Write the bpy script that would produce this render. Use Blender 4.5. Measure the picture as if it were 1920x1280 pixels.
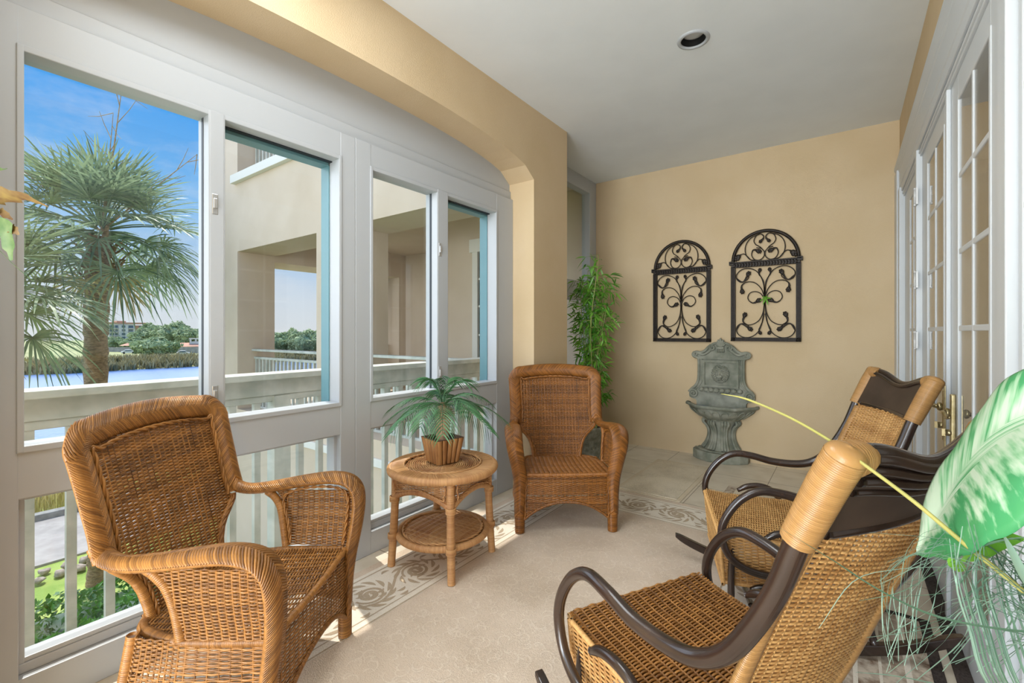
import bpy, math, random
import numpy as np
from mathutils import Vector, Matrix
random.seed(7)
rng = np.random.default_rng(7)
PI = math.pi
for o in list(bpy.data.objects):
    bpy.data.objects.remove(o, do_unlink=True)
scene = bpy.context.scene
COL = scene.collection

# ------------------------------------------------------------------ camera
FPX, HZ, EYE = 853.0, 622.0, 1.3
YAW = math.atan((1587.0 - 960.0) / FPX)
SY, CY = math.sin(YAW), math.cos(YAW)
cam_data = bpy.data.cameras.new('camera')
cam_data.sensor_width = 36.0
cam_data.lens = 36.0 * FPX / 1920.0
cam_data.shift_y = -(640.0 - HZ) / 1920.0
cam_data.clip_start = 0.02
cam_data.clip_end = 800
cam = bpy.data.objects.new('camera', cam_data)
COL.objects.link(cam)
cam.location = (0, 0, EYE)
cam.rotation_euler = (PI / 2, 0, YAW)
scene.camera = cam

# ------------------------------------------------------------------ sky
world = bpy.data.worlds.new('sky')
scene.world = world
world.use_nodes = True
wn, wl = world.node_tree.nodes, world.node_tree.links
wn.clear()
w_out = wn.new('ShaderNodeOutputWorld')
w_bg = wn.new('ShaderNodeBackground')
w_tc = wn.new('ShaderNodeTexCoord')
w_sep = wn.new('ShaderNodeSeparateXYZ')
w_ramp = wn.new('ShaderNodeValToRGB')
w_noise = wn.new('ShaderNodeTexNoise')
w_map = wn.new('ShaderNodeMapping')
w_cr = wn.new('ShaderNodeValToRGB')
w_mix = wn.new('ShaderNodeMixRGB')
cr_ = w_ramp.color_ramp
cr_.elements[0].position = 0.0
cr_.elements[0].color = (.80, .85, .90, 1)
cr_.elements[1].position = 1.0
cr_.elements[1].color = (.03, .20, .72, 1)
for p_, c_ in ((.06, (.74, .83, .93)), (.15, (.46, .68, .96)), (.25, (.20, .53, .98)), (.36, (.075, .40, .96))):
    e_ = cr_.elements.new(p_)
    e_.color = (*c_, 1)
wl.new(w_tc.outputs['Generated'], w_sep.inputs[0])
wl.new(w_sep.outputs['Z'], w_ramp.inputs[0])
w_map.inputs['Scale'].default_value = (1.6, 1.6, 5.0)
wl.new(w_tc.outputs['Generated'], w_map.inputs[0])
wl.new(w_map.outputs[0], w_noise.inputs['Vector'])
w_noise.inputs['Scale'].default_value = 2.2
w_noise.inputs['Detail'].default_value = 7
w_noise.inputs['Roughness'].default_value = .6
w_cr.color_ramp.elements[0].position = .52
w_cr.color_ramp.elements[0].color = (0, 0, 0, 1)
w_cr.color_ramp.elements[1].position = .78
w_cr.color_ramp.elements[1].color = (.55, .55, .55, 1)
wl.new(w_noise.outputs[0], w_cr.inputs[0])
wl.new(w_cr.outputs[0], w_mix.inputs[0])
wl.new(w_ramp.outputs[0], w_mix.inputs[1])
w_mix.inputs[2].default_value = (.88, .91, .95, 1)
wl.new(w_mix.outputs[0], w_bg.inputs[0])
w_bg.inputs[1].default_value = 1.0
wl.new(w_bg.outputs[0], w_out.inputs[0])


def sun(name, travel, energy, angle, color=(1, 1, 1)):
    l = bpy.data.lights.new(name, 'SUN')
    l.energy = energy
    l.angle = angle
    l.color = color
    o = bpy.data.objects.new(name, l)
    COL.objects.link(o)
    o.rotation_euler = Vector(travel).to_track_quat('-Z', 'Y').to_euler()
    o.location = (-8, 0, 12)
    return o


def area(name, loc, aim, sx, sy, watts, color=(1, 1, 1)):
    l = bpy.data.lights.new(name, 'AREA')
    l.shape = 'RECTANGLE'
    l.size, l.size_y = sx, sy
    l.energy = watts
    l.color = color
    o = bpy.data.objects.new(name, l)
    COL.objects.link(o)
    o.location = loc
    o.rotation_euler = (Vector(aim) - Vector(loc)).to_track_quat('-Z', 'Y').to_euler()
    return o


sun('sun', (1.0, -.27, -2.5), 5.0, math.radians(.6), (1, .95, .87))
sun('sky_fill_light', (1.0, .25, -.62), 3.8, math.radians(85), (.96, .98, 1.0))  # added broad fill from the window side, boosting the skylight
sun('open_end_fill', (-.12, 1.0, .30), 2.3, math.radians(115), (.90, .96, 1))  # added broad fill shining in from behind the camera
area('rear_fill_light', (-.8, -9.0, 2.5), (-.8, 3.0, 1.2), 4.0, 3.0, 600, (.90, .96, 1))  # added fill lamp well behind the camera, out of view
area('high_fill_light', (-.9, -2.0, 3.0), (-.9, 2.6, .0), 2.2, 1.6, 40, (.90, .96, 1))  # added fill under the ceiling behind the camera, lifts the floor
area('overhead_fill_light', (-1.25, 1.1, 3.06), (-1.0, 1.7, 0), .9, 1.6, 36, (.92, .965, 1))  # added fill just above the frame; the room has no lamp here
area('low_fill_light', (-.9, -1.5, .3), (-.9, 1.5, 3.1), 2.2, 1.4, 105, (.90, .96, 1))  # added upward fill behind the camera, brightens the ceiling
scene.view_settings.view_transform = 'Standard'
scene.view_settings.look = 'None'
scene.view_settings.exposure = -0.08
scene.view_settings.gamma = 1.0
scene.view_settings.use_curve_mapping = False


# ------------------------------------------------------------------ mesh helpers
def unit(a):
    a = np.asarray(a, float)
    n = np.linalg.norm(a, axis=-1, keepdims=True)
    return a / np.where(n < 1e-12, 1, n)


def ray(u, v, t):
    """world point seen at photo pixel u, v at depth t"""
    a = (u - 960) / FPX
    b = (HZ - v) / FPX
    return np.array([(-SY + a * CY) * t, (CY + a * SY) * t, EYE + b * t])


def resample(P, n=None, step=None, closed=False):
    P = np.asarray(P, float)
    if closed:
        P = np.vstack([P, P[:1]])
    L = np.concatenate([[0], np.cumsum(np.linalg.norm(np.diff(P, axis=0), axis=1))])
    if step:
        n = max(3, int(round(L[-1] / step)) + 1)
    q = np.linspace(0, L[-1], n)
    return np.stack([np.interp(q, L, P[:, k]) for k in range(P.shape[1])], 1)


def spline(pts, n=None, step=None, closed=False, sub=14):
    P = np.asarray(pts, float)
    if closed:
        P = np.vstack([P[-1], P, P[0], P[1]])
    else:
        P = np.vstack([2 * P[0] - P[1], P, 2 * P[-1] - P[-2]])
    out = []
    for i in range(1, len(P) - 2):
        t = np.linspace(0, 1, sub, endpoint=False)[:, None]
        a, b, c, d = P[i - 1], P[i], P[i + 1], P[i + 2]
        out.append(.5 * (2 * b + (c - a) * t + (2 * a - 5 * b + 4 * c - d) * t ** 2 + (3 * b - a - 3 * c + d) * t ** 3))
    out.append(P[-2][None])
    Q = np.vstack(out)
    return resample(Q, n, step) if (n or step) else Q


def tangents(P, closed=False):
    if closed:
        return unit(np.roll(P, -1, 0) - np.roll(P, 1, 0))
    return unit(np.gradient(P, axis=0))


def frames(P, closed=False, up=None):
    T = tangents(P, closed)
    N = np.zeros_like(P)
    if up is not None:
        U = np.broadcast_to(np.asarray(up, float), P.shape)
        N = unit(U - (U * T).sum(1, keepdims=True) * T)
    else:
        a = np.array([0, 0, 1.0]) if abs(T[0][2]) < .9 else np.array([1.0, 0, 0])
        n = unit(a - a.dot(T[0]) * T[0])
        for i in range(len(P)):
            n = unit(n - n.dot(T[i]) * T[i])
            N[i] = n
    return T, N, np.cross(T, N)


class MB:
    """collects shapes into one mesh"""

    def __init__(s):
        s.v, s.q, s.n, s.uv, s.qs, s.ns, s.qm, s.nm = [], [], [], [], [], [], [], []
        s.c = 0
        s.mi = 0

    def add(s, V, Q=None, NG=None, uv=None, smooth=True):
        V = np.asarray(V, float).reshape(-1, 3)
        b = s.c
        s.v.append(V)
        s.uv.append(np.zeros((len(V), 2)) if uv is None else np.asarray(uv, float).reshape(-1, 2))
        if Q is not None and len(Q):
            Q = np.asarray(Q, int)
            s.q.append(Q + b)
            s.qs.append(np.full(len(Q), smooth))
            s.qm.append(np.full(len(Q), s.mi))
        if NG:
            for f in NG:
                s.n.append([int(i) + b for i in f])
                s.ns.append(smooth)
                s.nm.append(s.mi)
        s.c += len(V)
        return s

    def box(s, x0, x1, y0, y1, z0, z1):
        V = [(x, y, z) for z in (z0, z1) for y in (y0, y1) for x in (x0, x1)]
        return s.add(V, [(0, 2, 3, 1), (4, 5, 7, 6), (0, 1, 5, 4), (2, 6, 7, 3), (0, 4, 6, 2), (1, 3, 7, 5)], smooth=False)

    def obox(s, c, ax, ay, az):
        """box from centre and three half-axis vectors"""
        c, ax, ay, az = (np.asarray(k, float) for k in (c, ax, ay, az))
        V = [c + i * ax + j * ay + k * az for k in (-1, 1) for j in (-1, 1) for i in (-1, 1)]
        return s.add(V, [(0, 2, 3, 1), (4, 5, 7, 6), (0, 1, 5, 4), (2, 6, 7, 3), (0, 4, 6, 2), (1, 3, 7, 5)], smooth=False)

    def grid(s, P, smooth=True, wrap_u=False, wrap_v=False, uv=None):
        P = np.asarray(P, float)
        a, b = P.shape[:2]
        I = np.arange(a * b).reshape(a, b)
        if wrap_u:
            I = np.vstack([I, I[:1]])
        if wrap_v:
            I = np.hstack([I, I[:, :1]])
        Q = np.stack([I[:-1, :-1], I[1:, :-1], I[1:, 1:], I[:-1, 1:]], -1).reshape(-1, 4)
        return s.add(P.reshape(-1, 3), Q, uv=uv, smooth=smooth)

    def tube(s, P, r, n=8, closed=False, up=None, ell=(1, 1), cap=True, pitch=None):
        P = np.asarray(P, float)
        m = len(P)
        T, N, B = frames(P, closed, up)
        r = np.broadcast_to(np.asarray(r, float), (m,))
        th = np.linspace(0, 2 * PI, n, endpoint=False)
        ring = P[:, None] + r[:, None, None] * (ell[0] * np.cos(th)[None, :, None] * N[:, None] + ell[1] * np.sin(th)[None, :, None] * B[:, None])
        L = np.concatenate([[0], np.cumsum(np.linalg.norm(np.diff(P, axis=0), axis=1))])
        uv = np.stack([np.broadcast_to(th / (2 * PI), (m, n)), np.broadcast_to((L / (pitch or .1))[:, None], (m, n))], -1)
        base = s.c
        s.grid(ring, True, closed, True, uv.reshape(-1, 2))
        if cap and not closed:
            s.n += [[base + i for i in range(n)][::-1], [base + (m - 1) * n + i for i in range(n)]]
            s.ns += [True, True]
            s.nm += [s.mi, s.mi]
        return s

    def wrapped(s, pts, r, pitch=.006, n=10, closed=False, up=None, ell=(1, 1), smooth_path=True, depth=.16):
        """rod wound with cane: ribs round it"""
        Q = spline(pts, sub=20, closed=closed) if smooth_path else np.asarray(pts, float)
        P = resample(Q, step=pitch / 4)
        if closed:
            P = P[:-1]
        m = len(P)
        k = np.abs(np.sin(np.arange(m) * PI / 4))
        if np.ndim(r):
            r = np.interp(np.linspace(0, 1, m), np.linspace(0, 1, len(r)), r)
        rr = r - depth * pitch * 1.6 * (1 - k)
        if up is not None and np.ndim(up) > 1:
            up = resample(up, m)
        return s.tube(P, rr, n, closed, up, ell, True, pitch)

    def braid(s, pts, r, closed=False, n=6):
        """two strands twisted along a path"""
        P = resample(spline(pts, sub=20, closed=closed), step=r * .9)
        if closed:
            P = P[:-1]
        T, N, B = frames(P, closed)
        m = len(P)
        turns = max(1, round(m / 14)) / m
        for ph in (0, PI):
            a = np.arange(m) * 2 * PI * turns + ph
            s.tube(P + r * .62 * (np.cos(a)[:, None] * N + np.sin(a)[:, None] * B), r * .72, n, closed)
        return s

    def weave(s, surf, rows, pitch, amp, rv, rn, stake=None, sides=5, per=5, flip=0, skip=0.0):
        """woven cane: strands over and under stakes. rows = list of (t, x0, x1); surf(x, t) -> points"""
        for j, (t, x0, x1) in enumerate(rows):
            if x1 - x0 < pitch * .6 or (skip and random.random() < skip):
                continue
            n = max(4, int((x1 - x0) / pitch * per))
            x = np.linspace(x0, x1, n)
            tt = np.full(n, t)
            P = surf(x, tt)
            e = 2e-3
            Tx = unit(surf(x + e, tt) - surf(x - e, tt))
            Tv = unit(surf(x, tt + e) - surf(x, tt - e))
            Nn = unit(np.cross(Tx, Tv))
            off = amp * np.cos(PI * x / pitch + PI * (j + flip))
            C = P + off[:, None] * Nn + (rv * .12 * rng.normal(size=(n, 1)).cumsum(0) / math.sqrt(n)) * Tv
            th = np.linspace(0, 2 * PI, sides, endpoint=False) + PI / 2
            ring = C[:, None] + rv * np.cos(th)[None, :, None] * Tv[:, None] + rn * np.sin(th)[None, :, None] * Nn[:, None]
            s.grid(ring, True, False, True)
        if stake:
            ts = np.array([r[0] for r in rows])
            a = np.array([r[1] for r in rows])
            b = np.array([r[2] for r in rows])
            k0, k1 = math.ceil(a.min() / pitch - .5), math.floor(b.max() / pitch - .5)
            for k in range(k0, k1 + 1):
                x = (k + .5) * pitch
                ok = np.where((a <= x) & (b >= x))[0]
                if len(ok) < 4:
                    continue
                t = np.linspace(ts[ok[0]], ts[ok[-1]], max(4, len(ok) // 3))
                s.tube(surf(np.full(len(t), x), t), stake, 5)
        return s

    def herring(s, P, N, w, h, pitch, rs):
        """plaited herringbone over a band; P path, N outward normals, w/h half width and height arrays"""
        T = tangents(P)
        B = np.cross(T, N)
        L = np.concatenate([[0], np.cumsum(np.linalg.norm(np.diff(P, axis=0), axis=1))])
        w = np.broadcast_to(np.asarray(w, float), (len(P),))
        h = np.broadcast_to(np.asarray(h, float), (len(P),))
        f = lambda A, q: np.stack([np.interp(q, L, A[:, k]) for k in range(3)], -1)
        k = 7
        for i in range(int((L[-1] - .02) / pitch)):
            for sd in (-1, 1):
                ph = np.linspace(math.radians(4), math.radians(97), k)
                q = i * pitch + (np.linspace(0, 1, k)) * w[0] * 1.45 + (pitch / 2 if sd > 0 else 0)
                q = np.clip(q, 0, L[-1])
                c, nn, bb = f(P, q), unit(f(N, q)), unit(f(B, q))
                ww, hh = np.interp(q, L, w), np.interp(q, L, h)
                lift = .0012 + .0012 * np.sin(np.linspace(0, PI, k))
                C = c + sd * ((ww + lift) * np.cos(ph))[:, None] * bb + ((hh + lift) * np.sin(ph))[:, None] * nn
                s.tube(C, rs, 4, up=nn, ell=(.55, 1.25), cap=False)
        return s

    def sphere(s, c, r, nu=14, nv=9, f=None):
        th = np.linspace(0, 2 * PI, nu, endpoint=False)
        ph = np.linspace(-PI / 2 + .02, PI / 2 - .02, nv)
        d = np.stack([np.cos(ph)[:, None] * np.cos(th)[None], np.cos(ph)[:, None] * np.sin(th)[None], np.broadcast_to(np.sin(ph)[:, None], (nv, nu))], -1)
        P = d * np.asarray(r, float)
        if f is not None:
            P = f(P, d)
        b = s.c
        s.grid(np.asarray(c) + P, True, False, True)
        s.n += [[b + i for i in range(nu)][::-1], [b + (nv - 1) * nu + i for i in range(nu)]]
        s.ns += [True, True]
        s.nm += [s.mi, s.mi]
        return s

    def lathe(s, prof, c=(0, 0, 0), n=32, cap=True):
        """prof = [(r, z)]"""
        prof = np.asarray(prof, float)
        th = np.linspace(0, 2 * PI, n, endpoint=False)
        P = np.stack([prof[:, 0][:, None] * np.cos(th), prof[:, 0][:, None] * np.sin(th), np.broadcast_to(prof[:, 1][:, None], (len(prof), n))], -1) + np.asarray(c, float)
        b = s.c
        s.grid(P, True, False, True)
        if cap:
            m = len(prof)
            s.n += [[b + i for i in range(n)][::-1], [b + (m - 1) * n + i for i in range(n)]]
            s.ns += [False, False]
            s.nm += [s.mi, s.mi]
        return s

    def prism(s, poly, f0, f1, smooth=False):
        """extrude a 2D outline: f0(x, y), f1(x, y) give the two faces"""
        n = len(poly)
        V = [f0(*p) for p in poly] + [f1(*p) for p in poly]
        Q = [(i, (i + 1) % n, n + (i + 1) % n, n + i) for i in range(n)]
        return s.add(V, Q, [list(range(n))[::-1], list(range(n, 2 * n))], smooth=smooth)

    def blade(s, P, w, up, fold=0.0):
        """leaf along a path with width profile; folded a little along the midrib"""
        P = np.asarray(P, float)
        m = len(P)
        T, N, B = frames(P, False, up)
        w = np.broadcast_to(np.asarray(w, float), (m,))
        G = np.stack([P - w[:, None] * B + fold * w[:, None] * N, P, P + w[:, None] * B + fold * w[:, None] * N], 1)
        uv = np.stack([np.broadcast_to([0, .5, 1], (m, 3)), np.broadcast_to(np.linspace(0, 1, m)[:, None], (m, 3))], -1)
        return s.grid(G, True, uv=uv)

    def build(s, name, mat, parent=None, bevel=0):
        me = bpy.data.meshes.new(name)
        V = np.vstack(s.v)
        Q = np.vstack(s.q) if s.q else np.zeros((0, 4), int)
        faces = Q.tolist() + s.n
        me.from_pydata(V.tolist(), [], faces)
        sm = np.concatenate([np.concatenate(s.qs) if s.qs else np.zeros(0, bool), np.array(s.ns, bool)])
        mi = np.concatenate([np.concatenate(s.qm) if s.qm else np.zeros(0, int), np.array(s.nm, int)]).astype(np.int32)
        me.polygons.foreach_set('use_smooth', sm.astype(bool))
        me.polygons.foreach_set('material_index', mi)
        lv = np.empty(len(me.loops), np.int32)
        me.loops.foreach_get('vertex_index', lv)
        uvl = me.uv_layers.new(name='UVMap')
        uvl.data.foreach_set('uv', np.vstack(s.uv)[lv].astype(np.float32).ravel())
        for mm in (mat if isinstance(mat, (list, tuple)) else [mat]):
            me.materials.append(mm)
        me.update()
        o = bpy.data.objects.new(name, me)
        COL.objects.link(o)
        if parent:
            o.parent = parent
        if bevel:
            b = o.modifiers.new('bevel', 'BEVEL')
            b.width = bevel
            b.segments = 2
            b.limit_method = 'ANGLE'
        return o


def tag(o, label=None, cat=None, group=None, kind=None):
    if label:
        o['label'] = label
    if cat:
        o['category'] = cat
    if group:
        o['group'] = group
    if kind:
        o['kind'] = kind
    return o


def empty(name, loc=(0, 0, 0), rz=0.0):
    o = bpy.data.objects.new(name, None)
    COL.objects.link(o)
    o.location = loc
    o.rotation_euler = (0, 0, rz)
    o.empty_display_size = .1
    return o


def copy_tree(o, parent=None):
    c = o.copy()
    COL.objects.link(c)
    c.parent = parent
    for ch in list(o.children):
        copy_tree(ch, c)
    return c


# ------------------------------------------------------------------ materials
def rgb(h):
    """sRGB 0-255 to linear"""
    return tuple(((k / 255 / 12.92) if k / 255 <= .04045 else ((k / 255 + .055) / 1.055) ** 2.4) for k in h)


def new_mat(name):
    m = bpy.data.materials.new(name)
    m.use_nodes = True
    nt = m.node_tree
    return m, nt, nt.nodes, nt.links, nt.nodes['Principled BSDF']


def mat(name, c1, c2=None, rough=.5, scale=12, bump=0.0, bscale=80, metal=0.0, spec=.5, detail=4, thresh=(.35, .65), coat=0.0, stretch=(1, 1, 1), bdist=.002, trans=0.0):
    m, nt, N, L, P = new_mat(name)
    P.inputs['Roughness'].default_value = rough
    P.inputs['Metallic'].default_value = metal
    P.inputs['Specular IOR Level'].default_value = spec
    P.inputs['Coat Weight'].default_value = coat
    tc = N.new('ShaderNodeTexCoord')
    mp = N.new('ShaderNodeMapping')
    mp.inputs['Scale'].default_value = stretch
    L.new(tc.outputs['Object'], mp.inputs[0])
    if c2 is None:
        P.inputs['Base Color'].default_value = (*c1, 1)
    else:
        no = N.new('ShaderNodeTexNoise')
        no.inputs['Scale'].default_value = scale
        no.inputs['Detail'].default_value = detail
        L.new(mp.outputs[0], no.inputs['Vector'])
        ra = N.new('ShaderNodeValToRGB')
        ra.color_ramp.elements[0].position, ra.color_ramp.elements[1].position = thresh
        ra.color_ramp.elements[0].color = (*c1, 1)
        ra.color_ramp.elements[1].color = (*c2, 1)
        L.new(no.outputs[0], ra.inputs[0])
        L.new(ra.outputs[0], P.inputs['Base Color'])
    if bump:
        nb = N.new('ShaderNodeTexNoise')
        nb.inputs['Scale'].default_value = bscale
        nb.inputs['Detail'].default_value = 4
        L.new(mp.outputs[0], nb.inputs['Vector'])
        bp = N.new('ShaderNodeBump')
        bp.inputs['Strength'].default_value = bump
        bp.inputs['Distance'].default_value = bdist
        L.new(nb.outputs[0], bp.inputs['Height'])
        L.new(bp.outputs[0], P.inputs['Normal'])
    return m


def cane_mat(name, c1, c2, rough=.36):
    """each strand (mesh island or winding) has its own tone"""
    m, nt, N, L, P = new_mat(name)
    P.inputs['Roughness'].default_value = rough
    P.inputs['Specular IOR Level'].default_value = .5
    geo = N.new('ShaderNodeNewGeometry')
    uvn = N.new('ShaderNodeUVMap')
    sp = N.new('ShaderNodeSeparateXYZ')
    L.new(uvn.outputs[0], sp.inputs[0])
    fl = N.new('ShaderNodeMath')
    fl.operation = 'FLOOR'
    L.new(sp.outputs['Y'], fl.inputs[0])
    wn_ = N.new('ShaderNodeTexWhiteNoise')
    wn_.noise_dimensions = '1D'
    L.new(fl.outputs[0], wn_.inputs['W'])
    tc = N.new('ShaderNodeTexCoord')
    no = N.new('ShaderNodeTexNoise')
    no.inputs['Scale'].default_value = 9
    no.inputs['Detail'].default_value = 5
    L.new(tc.outputs['Object'], no.inputs['Vector'])
    a = N.new('ShaderNodeMath')
    a.operation = 'MULTIPLY_ADD'
    L.new(geo.outputs['Random Per Island'], a.inputs[0])
    a.inputs[1].default_value = .5
    n5 = N.new('ShaderNodeMath')
    n5.operation = 'MULTIPLY'
    n5.inputs[1].default_value = .5
    L.new(no.outputs[0], n5.inputs[0])
    L.new(n5.outputs[0], a.inputs[2])
    b = N.new('ShaderNodeMath')
    b.operation = 'MULTIPLY_ADD'
    L.new(wn_.outputs['Value'], b.inputs[0])
    b.inputs[1].default_value = .3
    L.new(a.outputs[0], b.inputs[2])
    ra = N.new('ShaderNodeValToRGB')
    ra.color_ramp.elements[0].position, ra.color_ramp.elements[1].position = .22, .95
    ra.color_ramp.elements[0].color = (*c1, 1)
    ra.color_ramp.elements[1].color = (*c2, 1)
    L.new(b.outputs[0], ra.inputs[0])
    L.new(ra.outputs[0], P.inputs['Base Color'])
    nb = N.new('ShaderNodeTexNoise')
    nb.inputs['Scale'].default_value = 260
    L.new(tc.outputs['Object'], nb.inputs['Vector'])
    bp = N.new('ShaderNodeBump')
    bp.inputs['Strength'].default_value = .25
    bp.inputs['Distance'].default_value = .001
    L.new(nb.outputs[0], bp.inputs['Height'])
    L.new(bp.outputs[0], P.inputs['Normal'])
    return m


def leaf_mat(name, c1, c2, rough=.4, trans=.3, nscale=5):
    m, nt, N, L, P = new_mat(name)
    P.inputs['Roughness'].default_value = rough
    geo = N.new('ShaderNodeNewGeometry')
    tc = N.new('ShaderNodeTexCoord')
    no = N.new('ShaderNodeTexNoise')
    no.inputs['Scale'].default_value = nscale
    L.new(tc.outputs['Object'], no.inputs['Vector'])
    a = N.new('ShaderNodeMath')
    a.operation = 'MULTIPLY_ADD'
    L.new(geo.outputs['Random Per Island'], a.inputs[0])
    a.inputs[1].default_value = .6 if nscale < 20 else .25
    L.new(no.outputs[0], a.inputs[2])
    ra = N.new('ShaderNodeValToRGB')
    ra.color_ramp.elements[0].position, ra.color_ramp.elements[1].position = .35, 1.0
    ra.color_ramp.elements[0].color = (*c1, 1)
    ra.color_ramp.elements[1].color = (*c2, 1)
    L.new(a.outputs[0], ra.inputs[0])
    L.new(ra.outputs[0], P.inputs['Base Color'])
    tr = N.new('ShaderNodeBsdfTranslucent')
    L.new(ra.outputs[0], tr.inputs[0])
    mx = N.new('ShaderNodeMixShader')
    mx.inputs[0].default_value = trans
    L.new(P.outputs[0], mx.inputs[1])
    L.new(tr.outputs[0], mx.inputs[2])
    L.new(mx.outputs[0], N['Material Output'].inputs[0])
    return m


def glass_mat(name, tint=(1, 1, 1), ior=1.45, refl=1.0):
    m, nt, N, L, P = new_mat(name)
    N.remove(P)
    t = N.new('ShaderNodeBsdfTransparent')
    t.inputs[0].default_value = (*tint, 1)
    g = N.new('ShaderNodeBsdfGlossy')
    g.inputs['Roughness'].default_value = .01
    lw = N.new('ShaderNodeLayerWeight')      # Schlick reflectance, the same from both sides of a thin pane
    lw.inputs[0].default_value = .5
    pw = N.new('ShaderNodeMath')
    pw.operation = 'POWER'
    pw.inputs[1].default_value = 5
    L.new(lw.outputs['Facing'], pw.inputs[0])
    ml = N.new('ShaderNodeMath')
    ml.operation = 'MULTIPLY_ADD'
    ml.inputs[1].default_value = .9 * refl
    ml.inputs[2].default_value = .035 * refl
    L.new(pw.outputs[0], ml.inputs[0])
    mx = N.new('ShaderNodeMixShader')
    L.new(ml.outputs[0], mx.inputs[0])
    L.new(t.outputs[0], mx.inputs[1])
    L.new(g.outputs[0], mx.inputs[2])
    L.new(mx.outputs[0], N['Material Output'].inputs[0])
    return m


def tile_mat():
    m, nt, N, L, P = new_mat('floor_tile')
    P.inputs['Roughness'].default_value = .45
    tc = N.new('ShaderNodeTexCoord')
    mp = N.new('ShaderNodeMapping')
    mp.inputs['Location'].default_value = (.08, .12, 0)
    L.new(tc.outputs['Object'], mp.inputs[0])
    br = N.new('ShaderNodeTexBrick')
    br.offset = 0
    br.inputs['Scale'].default_value = 1
    br.inputs['Brick Width'].default_value = .46
    br.inputs['Row Height'].default_value = .46
    br.inputs['Mortar Size'].default_value = .003
    br.inputs['Color1'].default_value = (*rgb((228, 218, 200)), 1)
    br.inputs['Color2'].default_value = (*rgb((222, 211, 192)), 1)
    br.inputs['Mortar'].default_value = (*rgb((150, 136, 116)), 1)
    L.new(mp.outputs[0], br.inputs['Vector'])
    no = N.new('ShaderNodeTexNoise')
    no.inputs['Scale'].default_value = 6
    no.inputs['Detail'].default_value = 6
    L.new(tc.outputs['Object'], no.inputs['Vector'])
    mx = N.new('ShaderNodeMixRGB')
    mx.blend_type = 'MULTIPLY'
    ra = N.new('ShaderNodeValToRGB')
    ra.color_ramp.elements[0].position, ra.color_ramp.elements[1].position = .3, .6
    ra.color_ramp.elements[0].color = (.86, .84, .8, 1)
    ra.color_ramp.elements[1].color = (1, 1, 1, 1)
    L.new(no.outputs[0], ra.inputs[0])
    mx.inputs[0].default_value = 1
    L.new(br.outputs[0], mx.inputs[1])
    L.new(ra.outputs[0], mx.inputs[2])
    L.new(mx.outputs[0], P.inputs['Base Color'])
    bp = N.new('ShaderNodeBump')
    bp.inputs['Strength'].default_value = .4
    bp.inputs['Distance'].default_value = .002
    bp.invert = True
    L.new(br.outputs['Fac'], bp.inputs['Height'])
    L.new(bp.outputs[0], P.inputs['Normal'])
    return m


def fabric_mat(name, c1, c2, scale=220, bump=.5, big=3.0, c3=None):
    """pile: fine grain with faint large tones"""
    m, nt, N, L, P = new_mat(name)
    P.inputs['Roughness'].default_value = .95
    P.inputs['Specular IOR Level'].default_value = .1
    tc = N.new('ShaderNodeTexCoord')
    n1 = N.new('ShaderNodeTexNoise')
    n1.inputs['Scale'].default_value = scale
    n1.inputs['Detail'].default_value = 3
    n2 = N.new('ShaderNodeTexNoise')
    n2.inputs['Scale'].default_value = big
    n2.inputs['Detail'].default_value = 5
    L.new(tc.outputs['Object'], n1.inputs['Vector'])
    L.new(tc.outputs['Object'], n2.inputs['Vector'])
    a = N.new('ShaderNodeMath')
    a.operation = 'MULTIPLY_ADD'
    L.new(n1.outputs[0], a.inputs[0])
    a.inputs[1].default_value = .8
    L.new(n2.outputs[0], a.inputs[2])
    ra = N.new('ShaderNodeValToRGB')
    ra.color_ramp.elements[0].position, ra.color_ramp.elements[1].position = .65, 1.1
    ra.color_ramp.elements[1].position = 1.0
    ra.color_ramp.elements[0].color = (*c1, 1)
    ra.color_ramp.elements[1].color = (*c2, 1)
    L.new(a.outputs[0], ra.inputs[0])
    L.new(ra.outputs[0], P.inputs['Base Color'])
    bp = N.new('ShaderNodeBump')
    bp.inputs['Strength'].default_value = bump
    bp.inputs['Distance'].default_value = .003
    L.new(n1.outputs[0], bp.inputs['Height'])
    L.new(bp.outputs[0], P.inputs['Normal'])
    return m


def water_mat():
    m, nt, N, L, P = new_mat('lake_water')
    P.inputs['Base Color'].default_value = (*rgb((74, 112, 164)), 1)
    P.inputs['Roughness'].default_value = .35
    P.inputs['Specular IOR Level'].default_value = .15
    tc = N.new('ShaderNodeTexCoord')
    n1 = N.new('ShaderNodeTexNoise')
    n1.inputs['Scale'].default_value = 1.6
    n1.inputs['Detail'].default_value = 5
    L.new(tc.outputs['Object'], n1.inputs['Vector'])
    bp = N.new('ShaderNodeBump')
    bp.inputs['Strength'].default_value = .5
    bp.inputs['Distance'].default_value = .15
    L.new(n1.outputs[0], bp.inputs['Height'])
    L.new(bp.outputs[0], P.inputs['Normal'])
    return m


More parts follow.
